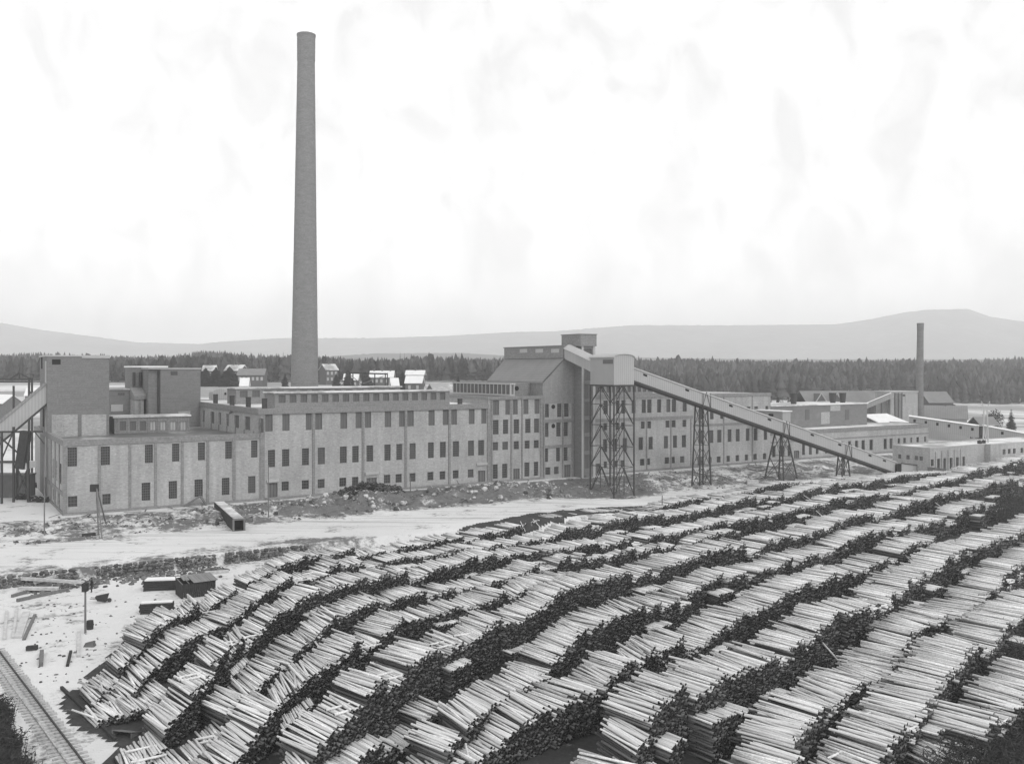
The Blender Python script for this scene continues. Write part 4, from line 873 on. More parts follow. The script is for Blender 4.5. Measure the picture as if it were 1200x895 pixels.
for k, i in enumerate(near):
    x, y, z, dx, dy, dz, hl, r, *_, ri_ = LA[i]
    o = bpy.data.objects.new('log', LM[k % 8]); C.objects.link(o); o.location = (x, y, z); o.rotation_euler = (math.atan(dz), 0, math.atan2(-dx, dy)); o.scale = (r, hl, r)
    nm = {15: 'in the last stacked row at the lower right corner', 14: 'in the second stacked row from the lower right corner', 13: 'in the third stacked row from the lower right corner', 12: 'in the row with the tallest dark face, right of centre', 11: 'in the stacked row ending at the bottom centre', 10: 'in the row just left of bottom centre', 9: 'in the tall stacked row left of bottom centre'}.get(int(ri_), 'in the lower left stacked rows')
    tag(o, 'pale peeled log on top '+nm, 'log', 'logs on top '+nm)
def replicate(name, tv, tf, tm, pos, mats, tone, smooth=False):
    """join many transformed copies of one small template: pos is (n, nv, 3)"""
    n, nv = pos.shape[:2]; me = bpy.data.meshes.new(name); me.vertices.add(n*nv); me.vertices.foreach_set('co', pos.astype(np.float32).ravel())
    lens = np.array([len(f) for f in tf]); flat = np.concatenate([np.array(f) for f in tf]); nl_ = len(flat)
    li = (flat[None]+np.arange(n)[:,None]*nv).ravel(); me.loops.add(len(li)); me.loops.foreach_set('vertex_index', li.astype(np.int32))
    st_ = np.concatenate([[0], np.cumsum(lens)[:-1]]); ls = (st_[None]+np.arange(n)[:,None]*nl_).ravel()
    me.polygons.add(n*len(tf)); me.polygons.foreach_set('loop_start', ls.astype(np.int32)); me.polygons.foreach_set('loop_total', np.tile(lens, n).astype(np.int32))
    for q in mats: me.materials.append(M[q])
    me.polygons.foreach_set('material_index', np.tile(np.array(tm), n).astype(np.int32))
    at_ = me.attributes.new('tone', 'FLOAT', 'FACE'); at_.data.foreach_set('value', np.asarray(tone, np.float32).ravel())
    me.update(calc_edges=True)
    if smooth: me.polygons.foreach_set('use_smooth', np.ones(n*len(tf), bool))
    o = bpy.data.objects.new(name, me); C.objects.link(o); return o
NS = 6; ang = np.arange(NS)*2*math.pi/NS
tf = [(i, NS+i, NS+(i+1) % NS, (i+1) % NS) for i in range(NS)]+[tuple(range(NS)), tuple(range(2*NS-1, NS-1, -1))]; tm = [0]*NS+[1, 1]
R_ = LA[~isnear]; d = np.stack([R_[:,3], R_[:,4], R_[:,5]], 1); d /= np.linalg.norm(d, axis=1)[:,None]
sx_ = np.stack([d[:,1], -d[:,0], np.zeros(len(d))], 1); sx_ /= np.linalg.norm(sx_, axis=1)[:,None]; sz_ = np.cross(sx_, d)
ph = RNG.uniform(0, 6.28, len(R_)); a2 = ang[None]+ph[:,None]
ring = (sx_[:,None]*np.cos(a2)[...,None]+sz_[:,None]*np.sin(a2)[...,None])*R_[:,7][:,None,None]
mid_ = R_[:,:3][:,None]; hl_ = (d*R_[:,6][:,None])[:,None]
pos = np.concatenate([mid_-hl_+ring*1.05, mid_+hl_+ring*.92], 1)
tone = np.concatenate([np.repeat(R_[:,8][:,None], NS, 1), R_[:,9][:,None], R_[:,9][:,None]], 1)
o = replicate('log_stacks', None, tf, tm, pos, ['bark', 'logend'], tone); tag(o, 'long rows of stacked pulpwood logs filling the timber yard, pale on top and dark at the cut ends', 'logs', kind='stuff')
# bark litter and mud between the rows
def sub_sheet(name, step, keep, material, zoff, x0, x1, y0, y1):
    gx = np.arange(x0, x1, step); gy = np.arange(y0, y1, step); X, Y_ = np.meshgrid(gx, gy); K = keep(X, Y_)
    idx = -np.ones(X.shape, int); V_ = []; F_ = []
    Zg = gh(X, Y_)+zoff
    need = np.zeros(X.shape, bool); c_ = K[:-1,:-1] & K[1:,:-1] & K[:-1,1:] & K[1:,1:]
    need[:-1,:-1] |= c_; need[1:,:-1] |= c_; need[:-1,1:] |= c_; need[1:,1:] |= c_
    idx[need] = np.arange(need.sum()); V_ = np.stack([X[need], Y_[need], Zg[need]], 1).tolist()
    i, j = np.nonzero(c_); F_ = np.stack([idx[i,j], idx[i,j+1], idx[i+1,j+1], idx[i+1,j]], 1).tolist()
    b = MB(); b.add(V_, F_); return b.build(name, material, smooth=True)
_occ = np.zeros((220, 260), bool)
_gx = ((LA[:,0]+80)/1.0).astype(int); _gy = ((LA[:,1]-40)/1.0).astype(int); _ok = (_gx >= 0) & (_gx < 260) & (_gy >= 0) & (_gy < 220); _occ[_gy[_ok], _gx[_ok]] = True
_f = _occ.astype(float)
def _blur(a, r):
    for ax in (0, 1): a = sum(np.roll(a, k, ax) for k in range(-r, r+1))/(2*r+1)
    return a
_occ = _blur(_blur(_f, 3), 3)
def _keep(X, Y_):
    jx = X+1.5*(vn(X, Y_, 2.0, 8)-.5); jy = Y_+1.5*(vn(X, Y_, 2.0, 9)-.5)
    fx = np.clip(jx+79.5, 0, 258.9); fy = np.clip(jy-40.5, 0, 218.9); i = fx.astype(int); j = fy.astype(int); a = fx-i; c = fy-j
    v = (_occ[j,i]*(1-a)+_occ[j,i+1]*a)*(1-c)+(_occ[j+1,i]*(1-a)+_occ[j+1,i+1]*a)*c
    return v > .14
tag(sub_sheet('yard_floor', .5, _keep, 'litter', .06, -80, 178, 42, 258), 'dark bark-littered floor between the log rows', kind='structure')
# ================================================================== stones and rubble
def stones(name, pts, label, cat, material='stone', flat=.75, parent=None):
    """pts: (x,y,z,size)"""
    P_ = np.array(pts); n = len(P_)
    t = (1+5**.5)/2; iv = np.array([(-1,t,0),(1,t,0),(-1,-t,0),(1,-t,0),(0,-1,t),(0,1,t),(0,-1,-t),(0,1,-t),(t,0,-1),(t,0,1),(-t,0,-1),(-t,0,1)])/1.9
    fs = [(0,11,5),(0,5,1),(0,1,7),(0,7,10),(0,10,11),(1,5,9),(5,11,4),(11,10,2),(10,7,6),(7,1,8),(3,9,4),(3,4,2),(3,2,6),(3,6,8),(3,8,9),(4,9,5),(2,4,11),(6,2,10),(8,6,7),(9,8,1)]
    pos = iv[None]*RNG.uniform(.7, 1.25, (n, 12, 1))*P_[:,3][:,None,None]*.5*np.stack([RNG.uniform(.8,1.3,n), RNG.uniform(.8,1.3,n), RNG.uniform(.6,1.,n)*flat/.75], 1)[:,None]
    a = RNG.uniform(0, 6.28, n); c, s_ = np.cos(a)[:,None], np.sin(a)[:,None]
    pos = np.stack([pos[...,0]*c-pos[...,1]*s_, pos[...,0]*s_+pos[...,1]*c, pos[...,2]], -1)+P_[:,None,:3]
    o = replicate(name, None, fs, [0]*20, pos, [material], np.repeat(RNG.uniform(.5, 1.5, (n,1)), 20, 1))
    if parent: o.parent = parent
    tag(o, label, cat, kind='stuff'); return o
L_ = []
for k in range(4200):
    t_ = rr.uniform(-12, 150); w_ = -13+rr.gauss(0, 5.0); 
    if w_ > -3 or w_ < -23 or mnoise.noise(Vector((t_*.11, w_*.2, 0))) < -.1: continue
    x, y = Wd(t_, w_); sz = rr.choice((.15,.2,.2,.3,.45,.7)+((1.3,1.0) if 18 < t_ < 105 and rr.random() < .35 else ())) *(1 if t_ < 95 else .7); L_.append((x, y, gz(x, y)+sz*.1, sz))
stones('rubble', L_, 'frozen clods and rubble strewn over the bank in front of the mill', None, 'rubble')
L_ = []
for k in range(700):
    a = rr.uniform(0, 6.28); q = math.sqrt(rr.random()); t_ = (T(395,-7)+T(473,-7))/2+q*math.cos(a)*(T(473,-7)-T(395,-7))/2; w_ = -7+q*math.sin(a)*3.2
    hz_ = 2.5*(1-q*q)**.6; x, y = Wd(t_, w_); L_.append((x, y, gz(x, y)+hz_*rr.uniform(.75, 1.), rr.choice((.4,.5,.6,.3))))
stones('rubble_heap', L_, 'dark heap of rubble piled before the mill hall wall', None, 'darkclod')
L_ = []
for t0s, t1s in ((-14, -4), (-1.5, 13.5), (15, 27)):
    s = t0s
    while s < t1s:
        for l in range(4): 
            x, y = Wd(s+rr.uniform(-.15,.15), -45.2+.12*l+rr.uniform(-.1,.1)); L_.append((x, y, YARD+.2+l*.38, rr.uniform(.5,.75)))
        s += rr.uniform(.42, .6)
o_ = stones('retaining_wall', L_, 'rough dry-stone retaining wall between the road and the timber yard', 'wall')
L_ = []
for k in range(420):
    t_ = rr.uniform(-10, 14); w_ = -48+rr.gauss(0, 1.5); x, y = Wd(t_, w_); L_.append((x, y, gz(x,y)+.05, rr.uniform(.2,.8)))
for k in range(160):
    px_, py_ = rr.uniform(20, 190), rr.uniform(700, 800); x, y = G(px_, py_, YARD); L_.append((x, y, gz(x,y)+.02, rr.uniform(.1,.35)))
stones('loose_stones', L_, 'loose stones below the retaining wall', None)
b = MB()
for k in range(330):
    t_ = rr.uniform(-8, 190); w_ = rr.uniform(-22, -1.5) if t_ < 110 else rr.uniform(-20, -2); x, y = Wd(t_, w_); z = gz(x, y)+.12; a = rr.uniform(0, 6.28); L_ = rr.uniform(.8, 3.6)
    b.tone = 1; b.beam((x, y, z), (x+math.cos(a)*L_, y+math.sin(a)*L_, z+rr.uniform(-.1, .5)), rr.uniform(.1, .28), .08)
tag(b.build('scattered_boards', 'timber'), 'loose boards and offcuts strewn over the building site before the mill', kind='stuff')
# ================================================================== yard props
def lie(name, label, cat, p0, p1, wd, hd, material, zoff=0.0, group=None):
    x0, y0, z0 = onground(*p0); x1, y1, z1 = onground(*p1); b = MB(); b.beam((0,0,hd/2+zoff), (x1-x0, y1-y0, z1-z0+hd/2+zoff), wd, hd); o = b.build(name, material, loc=(x0, y0, z0)); tag(o, label, cat, group); return o
for i, (p0, p1, wd, nm, zo) in enumerate([((25.5,687),(98,691),.38,'longest pale beam, its right end close to the thin post',.75),((22,694),(68,694),.6,'short thick pale beam at the front of the beam pile',.3),((20,705),(80,692),.34,'beam slanting up to the right under the beam pile',0),((40,688),(72,679),.32,'short beam at the back of the beam pile',.4),((14,700),(60,686),.3,'dark beam between the others of the beam pile',0)]):
    lie('timber_beam', nm, 'beam', p0, p1, wd, .35, 'paletimber' if i in (0,1,3) else 'timber', zo, 'beams piled below the retaining wall')
for i, (p0, p1, wd, m_, nm) in enumerate([((5,750),(8,717),.3,'paletimber','leftmost long board lying on the snow'),((15,748),(20,713),.28,'paletimber','second board from the left picture edge'),((21,748),(31,718),.75,'paletimber','widest pale board of the four beside the cart track'),((28,750),(41,721),.3,'timber','dark board at the right of the four beside the cart track'),
    ((92,770),(92.5,741),.3,'paletimber','single pale board standing out beside the first log row'),((79,781),(83,764),.25,'darktimber','short dark board left of the single pale board'),((31,762),(44,761),.5,'darktimber','dark block beside the cart track'),((48,781),(49,766),.35,'timber','short stump lying by the cart track'),((240,673),(268,671),.35,'paletimber','pale beam on the snow above the ruined hut'),((80,634),(100,632),.8,'timber','snow-dusted beam lying on the bank below the wing'),((96,629),(112,627),.8,'darktimber','dark beam lying just behind the snow-dusted one'),
    ((72,807),(135,868),.35,'darktimber','long dark beam lying along the ends of the log rows')]):
    lie('board' if i < 6 else 'timber_beam', nm, 'board' if i < 6 else 'beam', p0, p1, wd if i < 11 else .22, .18 if i < 6 else (.4 if i < 11 else .25), m_)
# hut with broken roof
x, y, z = onground(213, 702); hu = empty('ruined_hut', 'small tarred plank hut with half its roof boards missing', 'hut', (x, y, z), math.radians(33)); hu.scale = (.88, .88, .74)
b = MB()
for k in range(16): b.box(k*.28, k*.28+.25, 0, .06, 0, 2.3)
b.build('front_wall', 'darktimber', hu)
hu.children[0]['kind'] = 'stuff'
b = MB(); b.box(0, .06, .07, 3.4, 0, 2.3); b.box(4.42, 4.48, .07, 3.4, 0, 2.3); b.box(0, 4.48, 3.41, 3.47, 0, 2.6); b.build('side_wall', 'darktimber', hu)
for k in range(6): b = MB(); b.beam((k*.88+.04, -.2, 2.36), (k*.88+.04, 3.7, 2.66), .1); b.build('rafter', 'timber', hu)
for k, (a, c) in enumerate(((1.5,2.6),(2.65,3.7),(3.75,4.7),(.6,1.45))): b = MB(); y0_ = (-.3, -.3, -.3, 1.6)[k]; b.hexa([(a,y0_,2.42+k*.01),(c,y0_,2.42+k*.01),(c,3.8,2.74+k*.01),(a,3.8,2.74+k*.01),(a,y0_,2.47+k*.01),(c,y0_,2.47+k*.01),(c,3.8,2.79+k*.01),(a,3.8,2.79+k*.01)]); b.build('roof_panel', 'slate', hu)
def bin_(label, p0, wd, dp, hh, rz, snow=True, cat='stack'):
    x, y, z = onground(*p0); r = empty('tarred_stack', label, cat, (x, y, z), math.radians(rz)); b = MB(); n = 5
    for k in range(n): b.box(rr.uniform(-.12,.12), wd+rr.uniform(-.12,.12), rr.uniform(-.05,.05), dp, k*hh/n, (k+1)*hh/n-.04)
    q = b.build('plank_pile', 'darktimber', r); q['kind'] = 'stuff'
    if snow: b = MB(); b.box(.1, wd-.1, .1, dp-.1, hh-.03, hh+.1); b.build('snow_cover', 'snowroof', r)
bin_('long low stack of tarred planks with snow on top beside the ruined hut', (168,693), 4.6, 1.8, 1.25, 8)
bin_('short dark plank stack in front of the log rows, below the ruined hut', (163.5,720), 3.5, 1.0, 1.15, 12, True)
x, y, z = onground(105.5, 737); b = MB(); b.cyl((0,0,0),(0,0,.45),.32,.36,12); b.cyl((0,0,.45),(0,0,.9),.36,.32,12); b.cyl((0,0,.42),(0,0,.48),.39,.39,12); o = b.build('barrel', 'darktimber', loc=(x,y,z)); tag(o, 'dark wooden barrel at the foot of the thin post', 'barrel')
# tipped wheelbarrow
x, y, z = onground(120, 706); r = empty('wheelbarrow', 'tipped dark wheelbarrow standing alone on the snow', 'wheelbarrow', (x, y, z), math.radians(15))
b = MB(); b.hexa([(-.5,-.3,.25),(.45,-.25,.1),(.45,.25,.1),(-.5,.3,.25),(-.75,-.45,.75),(.7,-.4,1.0),(.7,.4,1.0),(-.75,.45,.75)]); b.build('tray', 'darktimber', r)
for s_ in (-1,1): b = MB(); b.beam((.5,s_*.15,.3),(-1.3,s_*.35,.6),.07); b.build('handle', 'timber', r)
b = MB(); b.cyl((.75,-.05,.25),(.75,.05,.25),.25,n=12); b.build('wheel', 'steel', r)
x, y, z = onground(105, 757); stones_ = MB(); stones_.hexa([(-.5,-.3,0),(.6,-.4,0),(.5,.4,0),(-.4,.3,0),(-.3,-.25,.4),(.4,-.2,.55),(.35,.25,.5),(-.25,.2,.35)]); o = stones_.build('boulder', 'stone', loc=(x,y,z)); tag(o, 'single angular boulder between the thin post and the first log row', 'boulder')
x, y, z = onground(131, 864); r = empty('plank_crate', 'low open plank crate at the lower end of the log rows', 'crate', (x,y,z), math.radians(-15))
for k in range(4): b = MB(); b.hexa([(0,k*.28,.5-k*.1),(1.7,k*.28,.5-k*.1),(1.7,k*.28+.25,.42-k*.1),(0,k*.28+.25,.42-k*.1),(0,k*.28,.56-k*.1),(1.7,k*.28,.56-k*.1),(1.7,k*.28+.25,.48-k*.1),(0,k*.28+.25,.48-k*.1)]); b.build('slat', 'timber', r)
for k in (0,1.6): b = MB(); b.hexa([(k,0,0),(k+.08,0,0),(k+.08,1.1,0),(k,1.1,0),(k,0,.45),(k+.08,0,.45),(k+.08,1.1,.1),(k,1.1,.1)]); b.build('end_board', 'timber', r)
x, y, z = onground(168, 873); b = MB(); b.box(-.3,.35,-.2,.25,0,.45); b.box(-.35,.4,-.25,.3,.451,.5); o = b.build('wooden_box', 'darktimber', loc=(x,y,z)); tag(o, 'tiny wooden box on bare snow beside the front log row', 'box')
# poles
def pole(name, label, px, yb, yt, r=.11, cat='pole', box=None):
    x, y, z = onground(px, yb); h = zpy(yt, y)-z; b = MB()
    if not box: b.cyl((0,0,-.3),(0,0,h), r, r*.7, 8); o = b.build(name, 'timber', loc=(x,y,z)); tag(o, label, cat); return
    rt = empty(name, label, cat, (x,y,z)); b.cyl((0,0,-.3),(0,0,h), r, r*.8, 8); b.build('post', 'timber', rt)
    b = MB(); b.box(-box[0]/2, box[0]/2, -.35, .3, h-box[1], h+.1); b.build('box', 'darktimber', rt)
pole('yard_post', 'thin leaning post with a dark box at its head in the yard', 100, 742, 684, .12, box=(.45,.75))
pole('utility_pole', 'bare pole in front of the left wing corner', 52, 627, 530)
pole('utility_pole', 'slim pole before the first door of the mill hall', 314.5, 606, 545)
pole('utility_pole', 'pole with small box standing against the mill hall near its middle', 470, 573, 491, .14, box=(.7,1.6))
pole('utility_pole', 'short stake on the snow right of the culvert road', 481, 577, 559)
pole('utility_pole', 'short thin stake beside the snowy road in front of the trestle', 776, 596, 580)
pole('utility_pole', 'tall bare pole behind the brick store', 1093.5, 513, 480, .16)
def aframe(name, label, feet, apex, cat='frame', r=.09, extra=None):
    P_ = [onground(*f) for f in feet]; c_ = np.mean(P_, 0); za = zpy(apex[1], c_[1]); ax = (apex[0]-600)/FP*c_[1]; o = empty(name, label, cat, tuple(c_))
    for p in P_: b = MB(); b.beam((p[0]-c_[0], p[1]-c_[1], p[2]-c_[2]), (ax-c_[0], 0, za-c_[2]), r*2); b.build('leg', 'timber', o)
    if extra: b = MB(); b.box(ax-c_[0]-extra, ax-c_[0]+extra*.3, -.3, .3, za-c_[2]-.9, za-c_[2]+.2); b.build('lamp_box', 'darktimber', o)
aframe('tripod_mast', 'tall tripod mast with dark box at its head before the left wing', ((115.4,626),(119.6,631),(124,613)), (113,569), extra=.9)
aframe('trestle_horse', 'low timber A-frame leaning against the left wing wall', ((214.6,594),(242,592)), (234.7,581), r=.16)
# culvert box
x, y, z = onground(280, 622); xe, ye = G(257, 600, -.6); d_ = np.array([xe-x, ye-y]); Lc = float(np.linalg.norm(d_)); r = empty('culvert', 'open-ended timber culvert box with snow on its lid, half in the bank', 'culvert', (x,y,z), math.atan2(d_[1], d_[0])-math.pi/2)
hw = .9; b = MB(); b.box(-hw,-hw+.15,0,Lc,0,1.75); b.box(hw-.15,hw,0,Lc,0,1.75); b.box(-hw,hw,0,Lc,1.75,1.9); b.box(-hw+.15,hw-.15,0,Lc,.0,.1); b.build('wall', 'darktimber', r)
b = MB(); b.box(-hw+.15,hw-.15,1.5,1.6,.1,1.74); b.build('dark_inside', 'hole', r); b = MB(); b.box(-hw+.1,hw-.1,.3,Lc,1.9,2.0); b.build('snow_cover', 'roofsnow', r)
b = MB(); b.box(-hw-.1,-hw+.2,-.1,-.002,0,1.92); b.box(hw-.2,hw+.1,-.1,-.002,0,1.92); b.box(-hw+.2,hw-.2,-.1,-.002,1.7,1.92); b.build('frame', 'timber', r)
x, y, z = onground(915, 563); b = MB(); b.hexa([(0,0,0),(4.5,0,0),(4.5,1.5,0),(0,1.5,0),(0,0,1.5),(4.5,0,1.1),(4.5,1.5,1.3),(0,1.5,1.7)]); b.box(-.1,.2,-.15,0,0,1.3); o = b.build('plank_bin', 'timber', loc=(x,y,z)); tag(o, 'low plank bin between the conveyor trestles and the log rows', 'bin')
x, y, z = onground(876, 568); b = MB(); b.box(0,2.6,0,1.2,0,.9); b.box(-.05,2.65,-.05,1.25,.901,1.0); o = b.build('wooden_crate', 'paletimber', loc=(x,y,z)); tag(o, 'pale crate on the snow left of the middle trestle', 'crate')
# railway
a_ = np.array(G(-10, 762, YARD)); c_ = np.array(G(100, 912, YARD)); d_ = c_-a_; Lr = float(np.linalg.norm(d_)); d_ /= Lr; n_ = np.array([d_[1], -d_[0]])
tr_o = empty('railway_track', 'narrow railway track on closely laid sleepers in the lower left corner', 'railway track', (a_[0], a_[1], YARD), math.atan2(d_[1], d_[0]))
sb = MB(); sb.box(-.09, .09, -1.1, 1.1, -.08, .10); so_ = sb.build('sleeper', 'sleeper', tr_o); so_.location = (.2, 0, .02)
k = 1
while k*.72 < Lr: q = so_.copy(); C.objects.link(q); q.parent = tr_o; q.location = (.2+k*.72, rr.uniform(-.06,.06), .02+rr.uniform(-.02,.02)); q.rotation_euler = (0,0,rr.uniform(-.05,.05)); q.scale = (rr.uniform(.8,1.2), rr.uniform(.93,1.06), 1); k += 1
for s_ in (-.45, .45): b = MB(); b.box(0, Lr, s_-.05, s_+.05, .12, .25); b.build('rail', 'steel' if s_ > 0 else 'sleeper', tr_o)
# ================================================================== person
def person(label, px, py, hgt, face, arm=.0):
    x, y, z = onground(px, py); root = empty('person', label, 'person', (x, y, z), math.radians(face)); k = hgt/1.78
    V_ = [(0,0,.95,.15,.11),(0,0,1.15,.14,.10),(0,.0,1.38,.18,.11),(0,0,1.50,.07,.07),(0,.01,1.60,.075,.09),(0,.01,1.70,.08,.10),(0,.01,1.77,.05,.06),
          (.1,0,.9,.10,.10),(.12,.02,.5,.065,.07),(.13,-.02,.1,.045,.05),(.14,.1,.04,.05,.035),(-.1,0,.9,.10,.10),(-.12,.08,.5,.065,.07),(-.13,.02,.1,.045,.05),(-.14,.14,.04,.05,.035),
          (.22,0,1.42,.065,.065),(.27,-.03,1.12,.05,.05),(.26,.08,.88,.035,.035),(.26,.11,.78,.03,.04),(-.22,0,1.42,.065,.065),(-.27,-.03,1.12,.05,.05),(-.26,.10+arm,.88+arm,.035,.035),(-.26,.13+arm,.80+arm,.03,.04)]
    E = [(0,1),(1,2),(2,3),(3,4),(4,5),(5,6),(0,7),(7,8),(8,9),(9,10),(0,11),(11,12),(12,13),(13,14),(2,15),(15,16),(16,17),(17,18),(2,19),(19,20),(20,21),(21,22)]
    me = bpy.data.meshes.new('body'); me.from_pydata([(a*k, b_*k, c*k) for a, b_, c, _, _ in V_], E, []); me.materials.append(M['cloth']); o = bpy.data.objects.new('body', me); C.objects.link(o); o.parent = root
    md_ = o.modifiers.new('skin', 'SKIN'); 
    if not me.skin_vertices: 
        me.attributes.new('x', 'FLOAT', 'POINT')
    for v_, sv in zip(V_, me.skin_vertices[0].data if me.skin_vertices else []): sv.radius = (v_[3]*k, v_[4]*k)
    if me.skin_vertices: me.skin_vertices[0].data[0].use_root = True
    o.modifiers.new('sub', 'SUBSURF').render_levels = 1
    b = MB(); b.cyl((0,.02*k,1.72*k),(0,.02*k,1.84*k),.10*k,.085*k,12); b.cyl((0,.06*k,1.715*k),(0,.06*k,1.735*k),.13*k,.13*k,12); b.build('cap', 'cloth', root)
    b = MB(); b.cyl((0,.085*k,1.58*k),(0,.105*k,1.70*k),.055*k,.06*k,10); b.build('face', 'skin', root)
person('person in dark clothes and cap standing on the snow beside the yard post', 107.5, 694, 1.75, 140, .1)
# ================================================================== forest
def conifer_template(n=6, tiers=3):
    v = []; f = []
    for k in range(tiers):
        z0, z1, r = .12+k*.26, .55+k*.235+(.0 if k < tiers-1 else -.02), .17-.042*k; o = len(v)
        for i in range(n): a = 2*math.pi*i/n+k*.5; rr_ = r*(1.25 if i % 2 else .8); v.append((rr_*math.cos(a), rr_*math.sin(a), z0-(.03 if i % 2 else 0)))
        v.append((0, 0, min(z1, 1.0))); f += [(o+i, o+(i+1) % n, o+n) for i in range(n)]
    return np.array(v), f
cvt, cft = conifer_template()
def pine_template(n=7):
    v = []; f = []
    for z0, z1, r in ((.30,.72,.15),(.45,.86,.17),(.62,1.0,.13)):
        o = len(v)
        for i in range(n): a = 2*math.pi*i/n+z0*9; q = r*(1.2 if i % 2 else .75); v.append((q*math.cos(a), q*math.sin(a), z0+(.05 if i % 2 else 0)))
        for i in range(3): a = 2*math.pi*i/3+z0; v.append((r*.45*math.cos(a), r*.45*math.sin(a), z1-(.05*i)))
        f += [(o+i, o+(i+1) % n, o+n+int(i*3/n)) for i in range(n)]+[(o+n, o+n+1, o+n+2)]
        f += [(o+int((k+1)*n/3) % n, o+n+(k+1) % 3, o+n+k) for k in range(3)]
    return np.array(v), f
pvt, pft = pine_template()
def forest(name, label, pts, hs, cvt=cvt, cft=cft):
    n = len(pts); a = RNG.uniform(0, 6.28, n); c, s_ = np.cos(a)[:,None], np.sin(a)[:,None]; w_ = RNG.uniform(.75, 1.5, n)[:,None]
    V_ = cvt[None]*np.array([1,1,1]); x = V_[...,0]*w_*hs[:,None]; y = V_[...,1]*w_*hs[:,None]; z = V_[...,2]*hs[:,None]*np.ones((n,1))
    jit = RNG.uniform(.8, 1.2, x.shape); x, y = x*jit, y*jit
    pos = np.stack([x*c-y*s_+pts[:,0:1], x*s_+y*c+pts[:,1:2], z+pts[:,2:3]], -1)
    o = replicate(name, None, cft, [0]*len(cft), pos, ['fir'], np.repeat((RNG.uniform(.4, 1.6, (n,1))*(.5+1.3*vn(pts[:,0], pts[:,1], 45, 31))[:,None]), len(cft), 1)); tag(o, label, kind='stuff')
def edge(px): return np.interp(px, [-300, 0, 60, 150, 240, 300, 400, 520, 700, 850, 950, 1040, 1075, 1090, 1200, 1500], [560, 560, 540, 530, 520, 540, 560, 560, 560, 560, 620, 690, 690, 640, 630, 640])
n_ = 15000; px_ = RNG.uniform(-260, 1460, n_); dd = edge(px_)+RNG.random(n_)**1.15*470; x_ = (px_-600)/FP*dd; z_ = gh(x_, dd)
tops = np.interp(px_, [-300,0,45,100,200,240,300,380,430,560,720,800,1000,1100,1200,1500], [415,414,411,416,416,409,414,417,420,420,420,421,424,421,417,414])
hmax = (CH-(tops-HZ)*dd/FP)-z_; hgt = RNG.uniform(11, 18, n_)
# trees never rise above the traced skyline by more than their own irregularity
hgt = np.minimum(hgt, np.maximum(5, hmax+RNG.normal(0, .8, n_)+(RNG.random(n_) < .04)*3))
hgt *= .72+.5*vn(x_, dd, 30, 21)
kk = vn(x_, dd, 60, 41)+RNG.normal(0, .25, n_) > .52; P3_ = np.stack([x_, dd, z_-.3], 1)
forest('forest', 'dense dark spruce forest stretching right across behind the mill', P3_[~kk], hgt[~kk])
forest('pine_forest', 'rounder crowned pines mixed through the spruce forest behind the mill', P3_[kk], hgt[kk]*.93, pvt, pft)
# a last line of trees that draws the ragged skyline
n_ = 2600; px_ = RNG.uniform(-260, 1460, n_); dd = RNG.uniform(960, 1100, n_); x_ = (px_-600)/FP*dd; z_ = gh(x_, dd)
tops = np.interp(px_, [-300,0,45,100,200,240,300,380,430,560,720,800,1000,1100,1200,1500], [415,414,411,416,416,409,414,417,420,420,420,421,424,421,417,414])
hgt = (CH-(tops-HZ)*dd/FP)-z_+RNG.normal(-1.5, 1.3, n_)
forest('skyline_forest', 'ragged line of conifers along the crest of the forest', np.stack([x_, dd, z_-.3], 1), np.clip(hgt, 6, 26))
n_ = 900; px_ = RNG.uniform(690, 1035, n_); dd = RNG.uniform(400, 600, n_); x_ = (px_-600)/FP*dd; k_ = vn(x_, dd, 26, 12) > .45; px_, dd, x_ = px_[k_], dd[k_], x_[k_]
forest('young_forest', 'scattered low trees and brush on the clearing before the forest, behind the mill', np.stack([x_, dd, gh(x_, dd)-.3], 1), RNG.uniform(3, 9, len(x_)))
def spruce(label, px, ytop, D, wpx, dark=1.0, name='spruce_tree', whorls=16, group=None, zg=None):
    x, y = at(px, D); z = gz(x, y); h = zpy(ytop, D)-z; r = wpx/2*D/FP*1.35; g = random.Random(int(px*7+D)); rt = empty(name, label, 'tree', (x, y, z), 0, group)
    b = MB(); b.cyl((0,0,-.3), (0,0,h*.97), max(.14, h*.014), .03, 6); b.build('trunk', 'trunk', rt)
    b = MB()
    for k in range(whorls):
        q = k/(whorls-1); zz = h*(.10+.88*q); R0 = r*min(1, 1.25*(1-q))**.75*g.uniform(.75, 1.15)+.15; nb = 13 if q < .8 else 8
        for i in range(nb):
            a = g.uniform(0, 6.28); L2 = R0*g.uniform(.65, 1.15); ww_ = L2*.30+.15; dz = -L2*.42; c, s_ = math.cos(a), math.sin(a); b.tone = g.uniform(.5, 1.5)*dark
            for lift in (0, .16*L2):
                b.add([(0,0,zz+lift), (c*L2*.6-s_*ww_, s_*L2*.6+c*ww_, zz+dz*.55-lift*.4), (c*L2, s_*L2, zz+dz), (c*L2*.6+s_*ww_, s_*L2*.6-c*ww_, zz+dz*.55-lift)], [(0,1,2),(0,2,3)])
    b.tone = 1; b.build('crown', 'fir', rt)
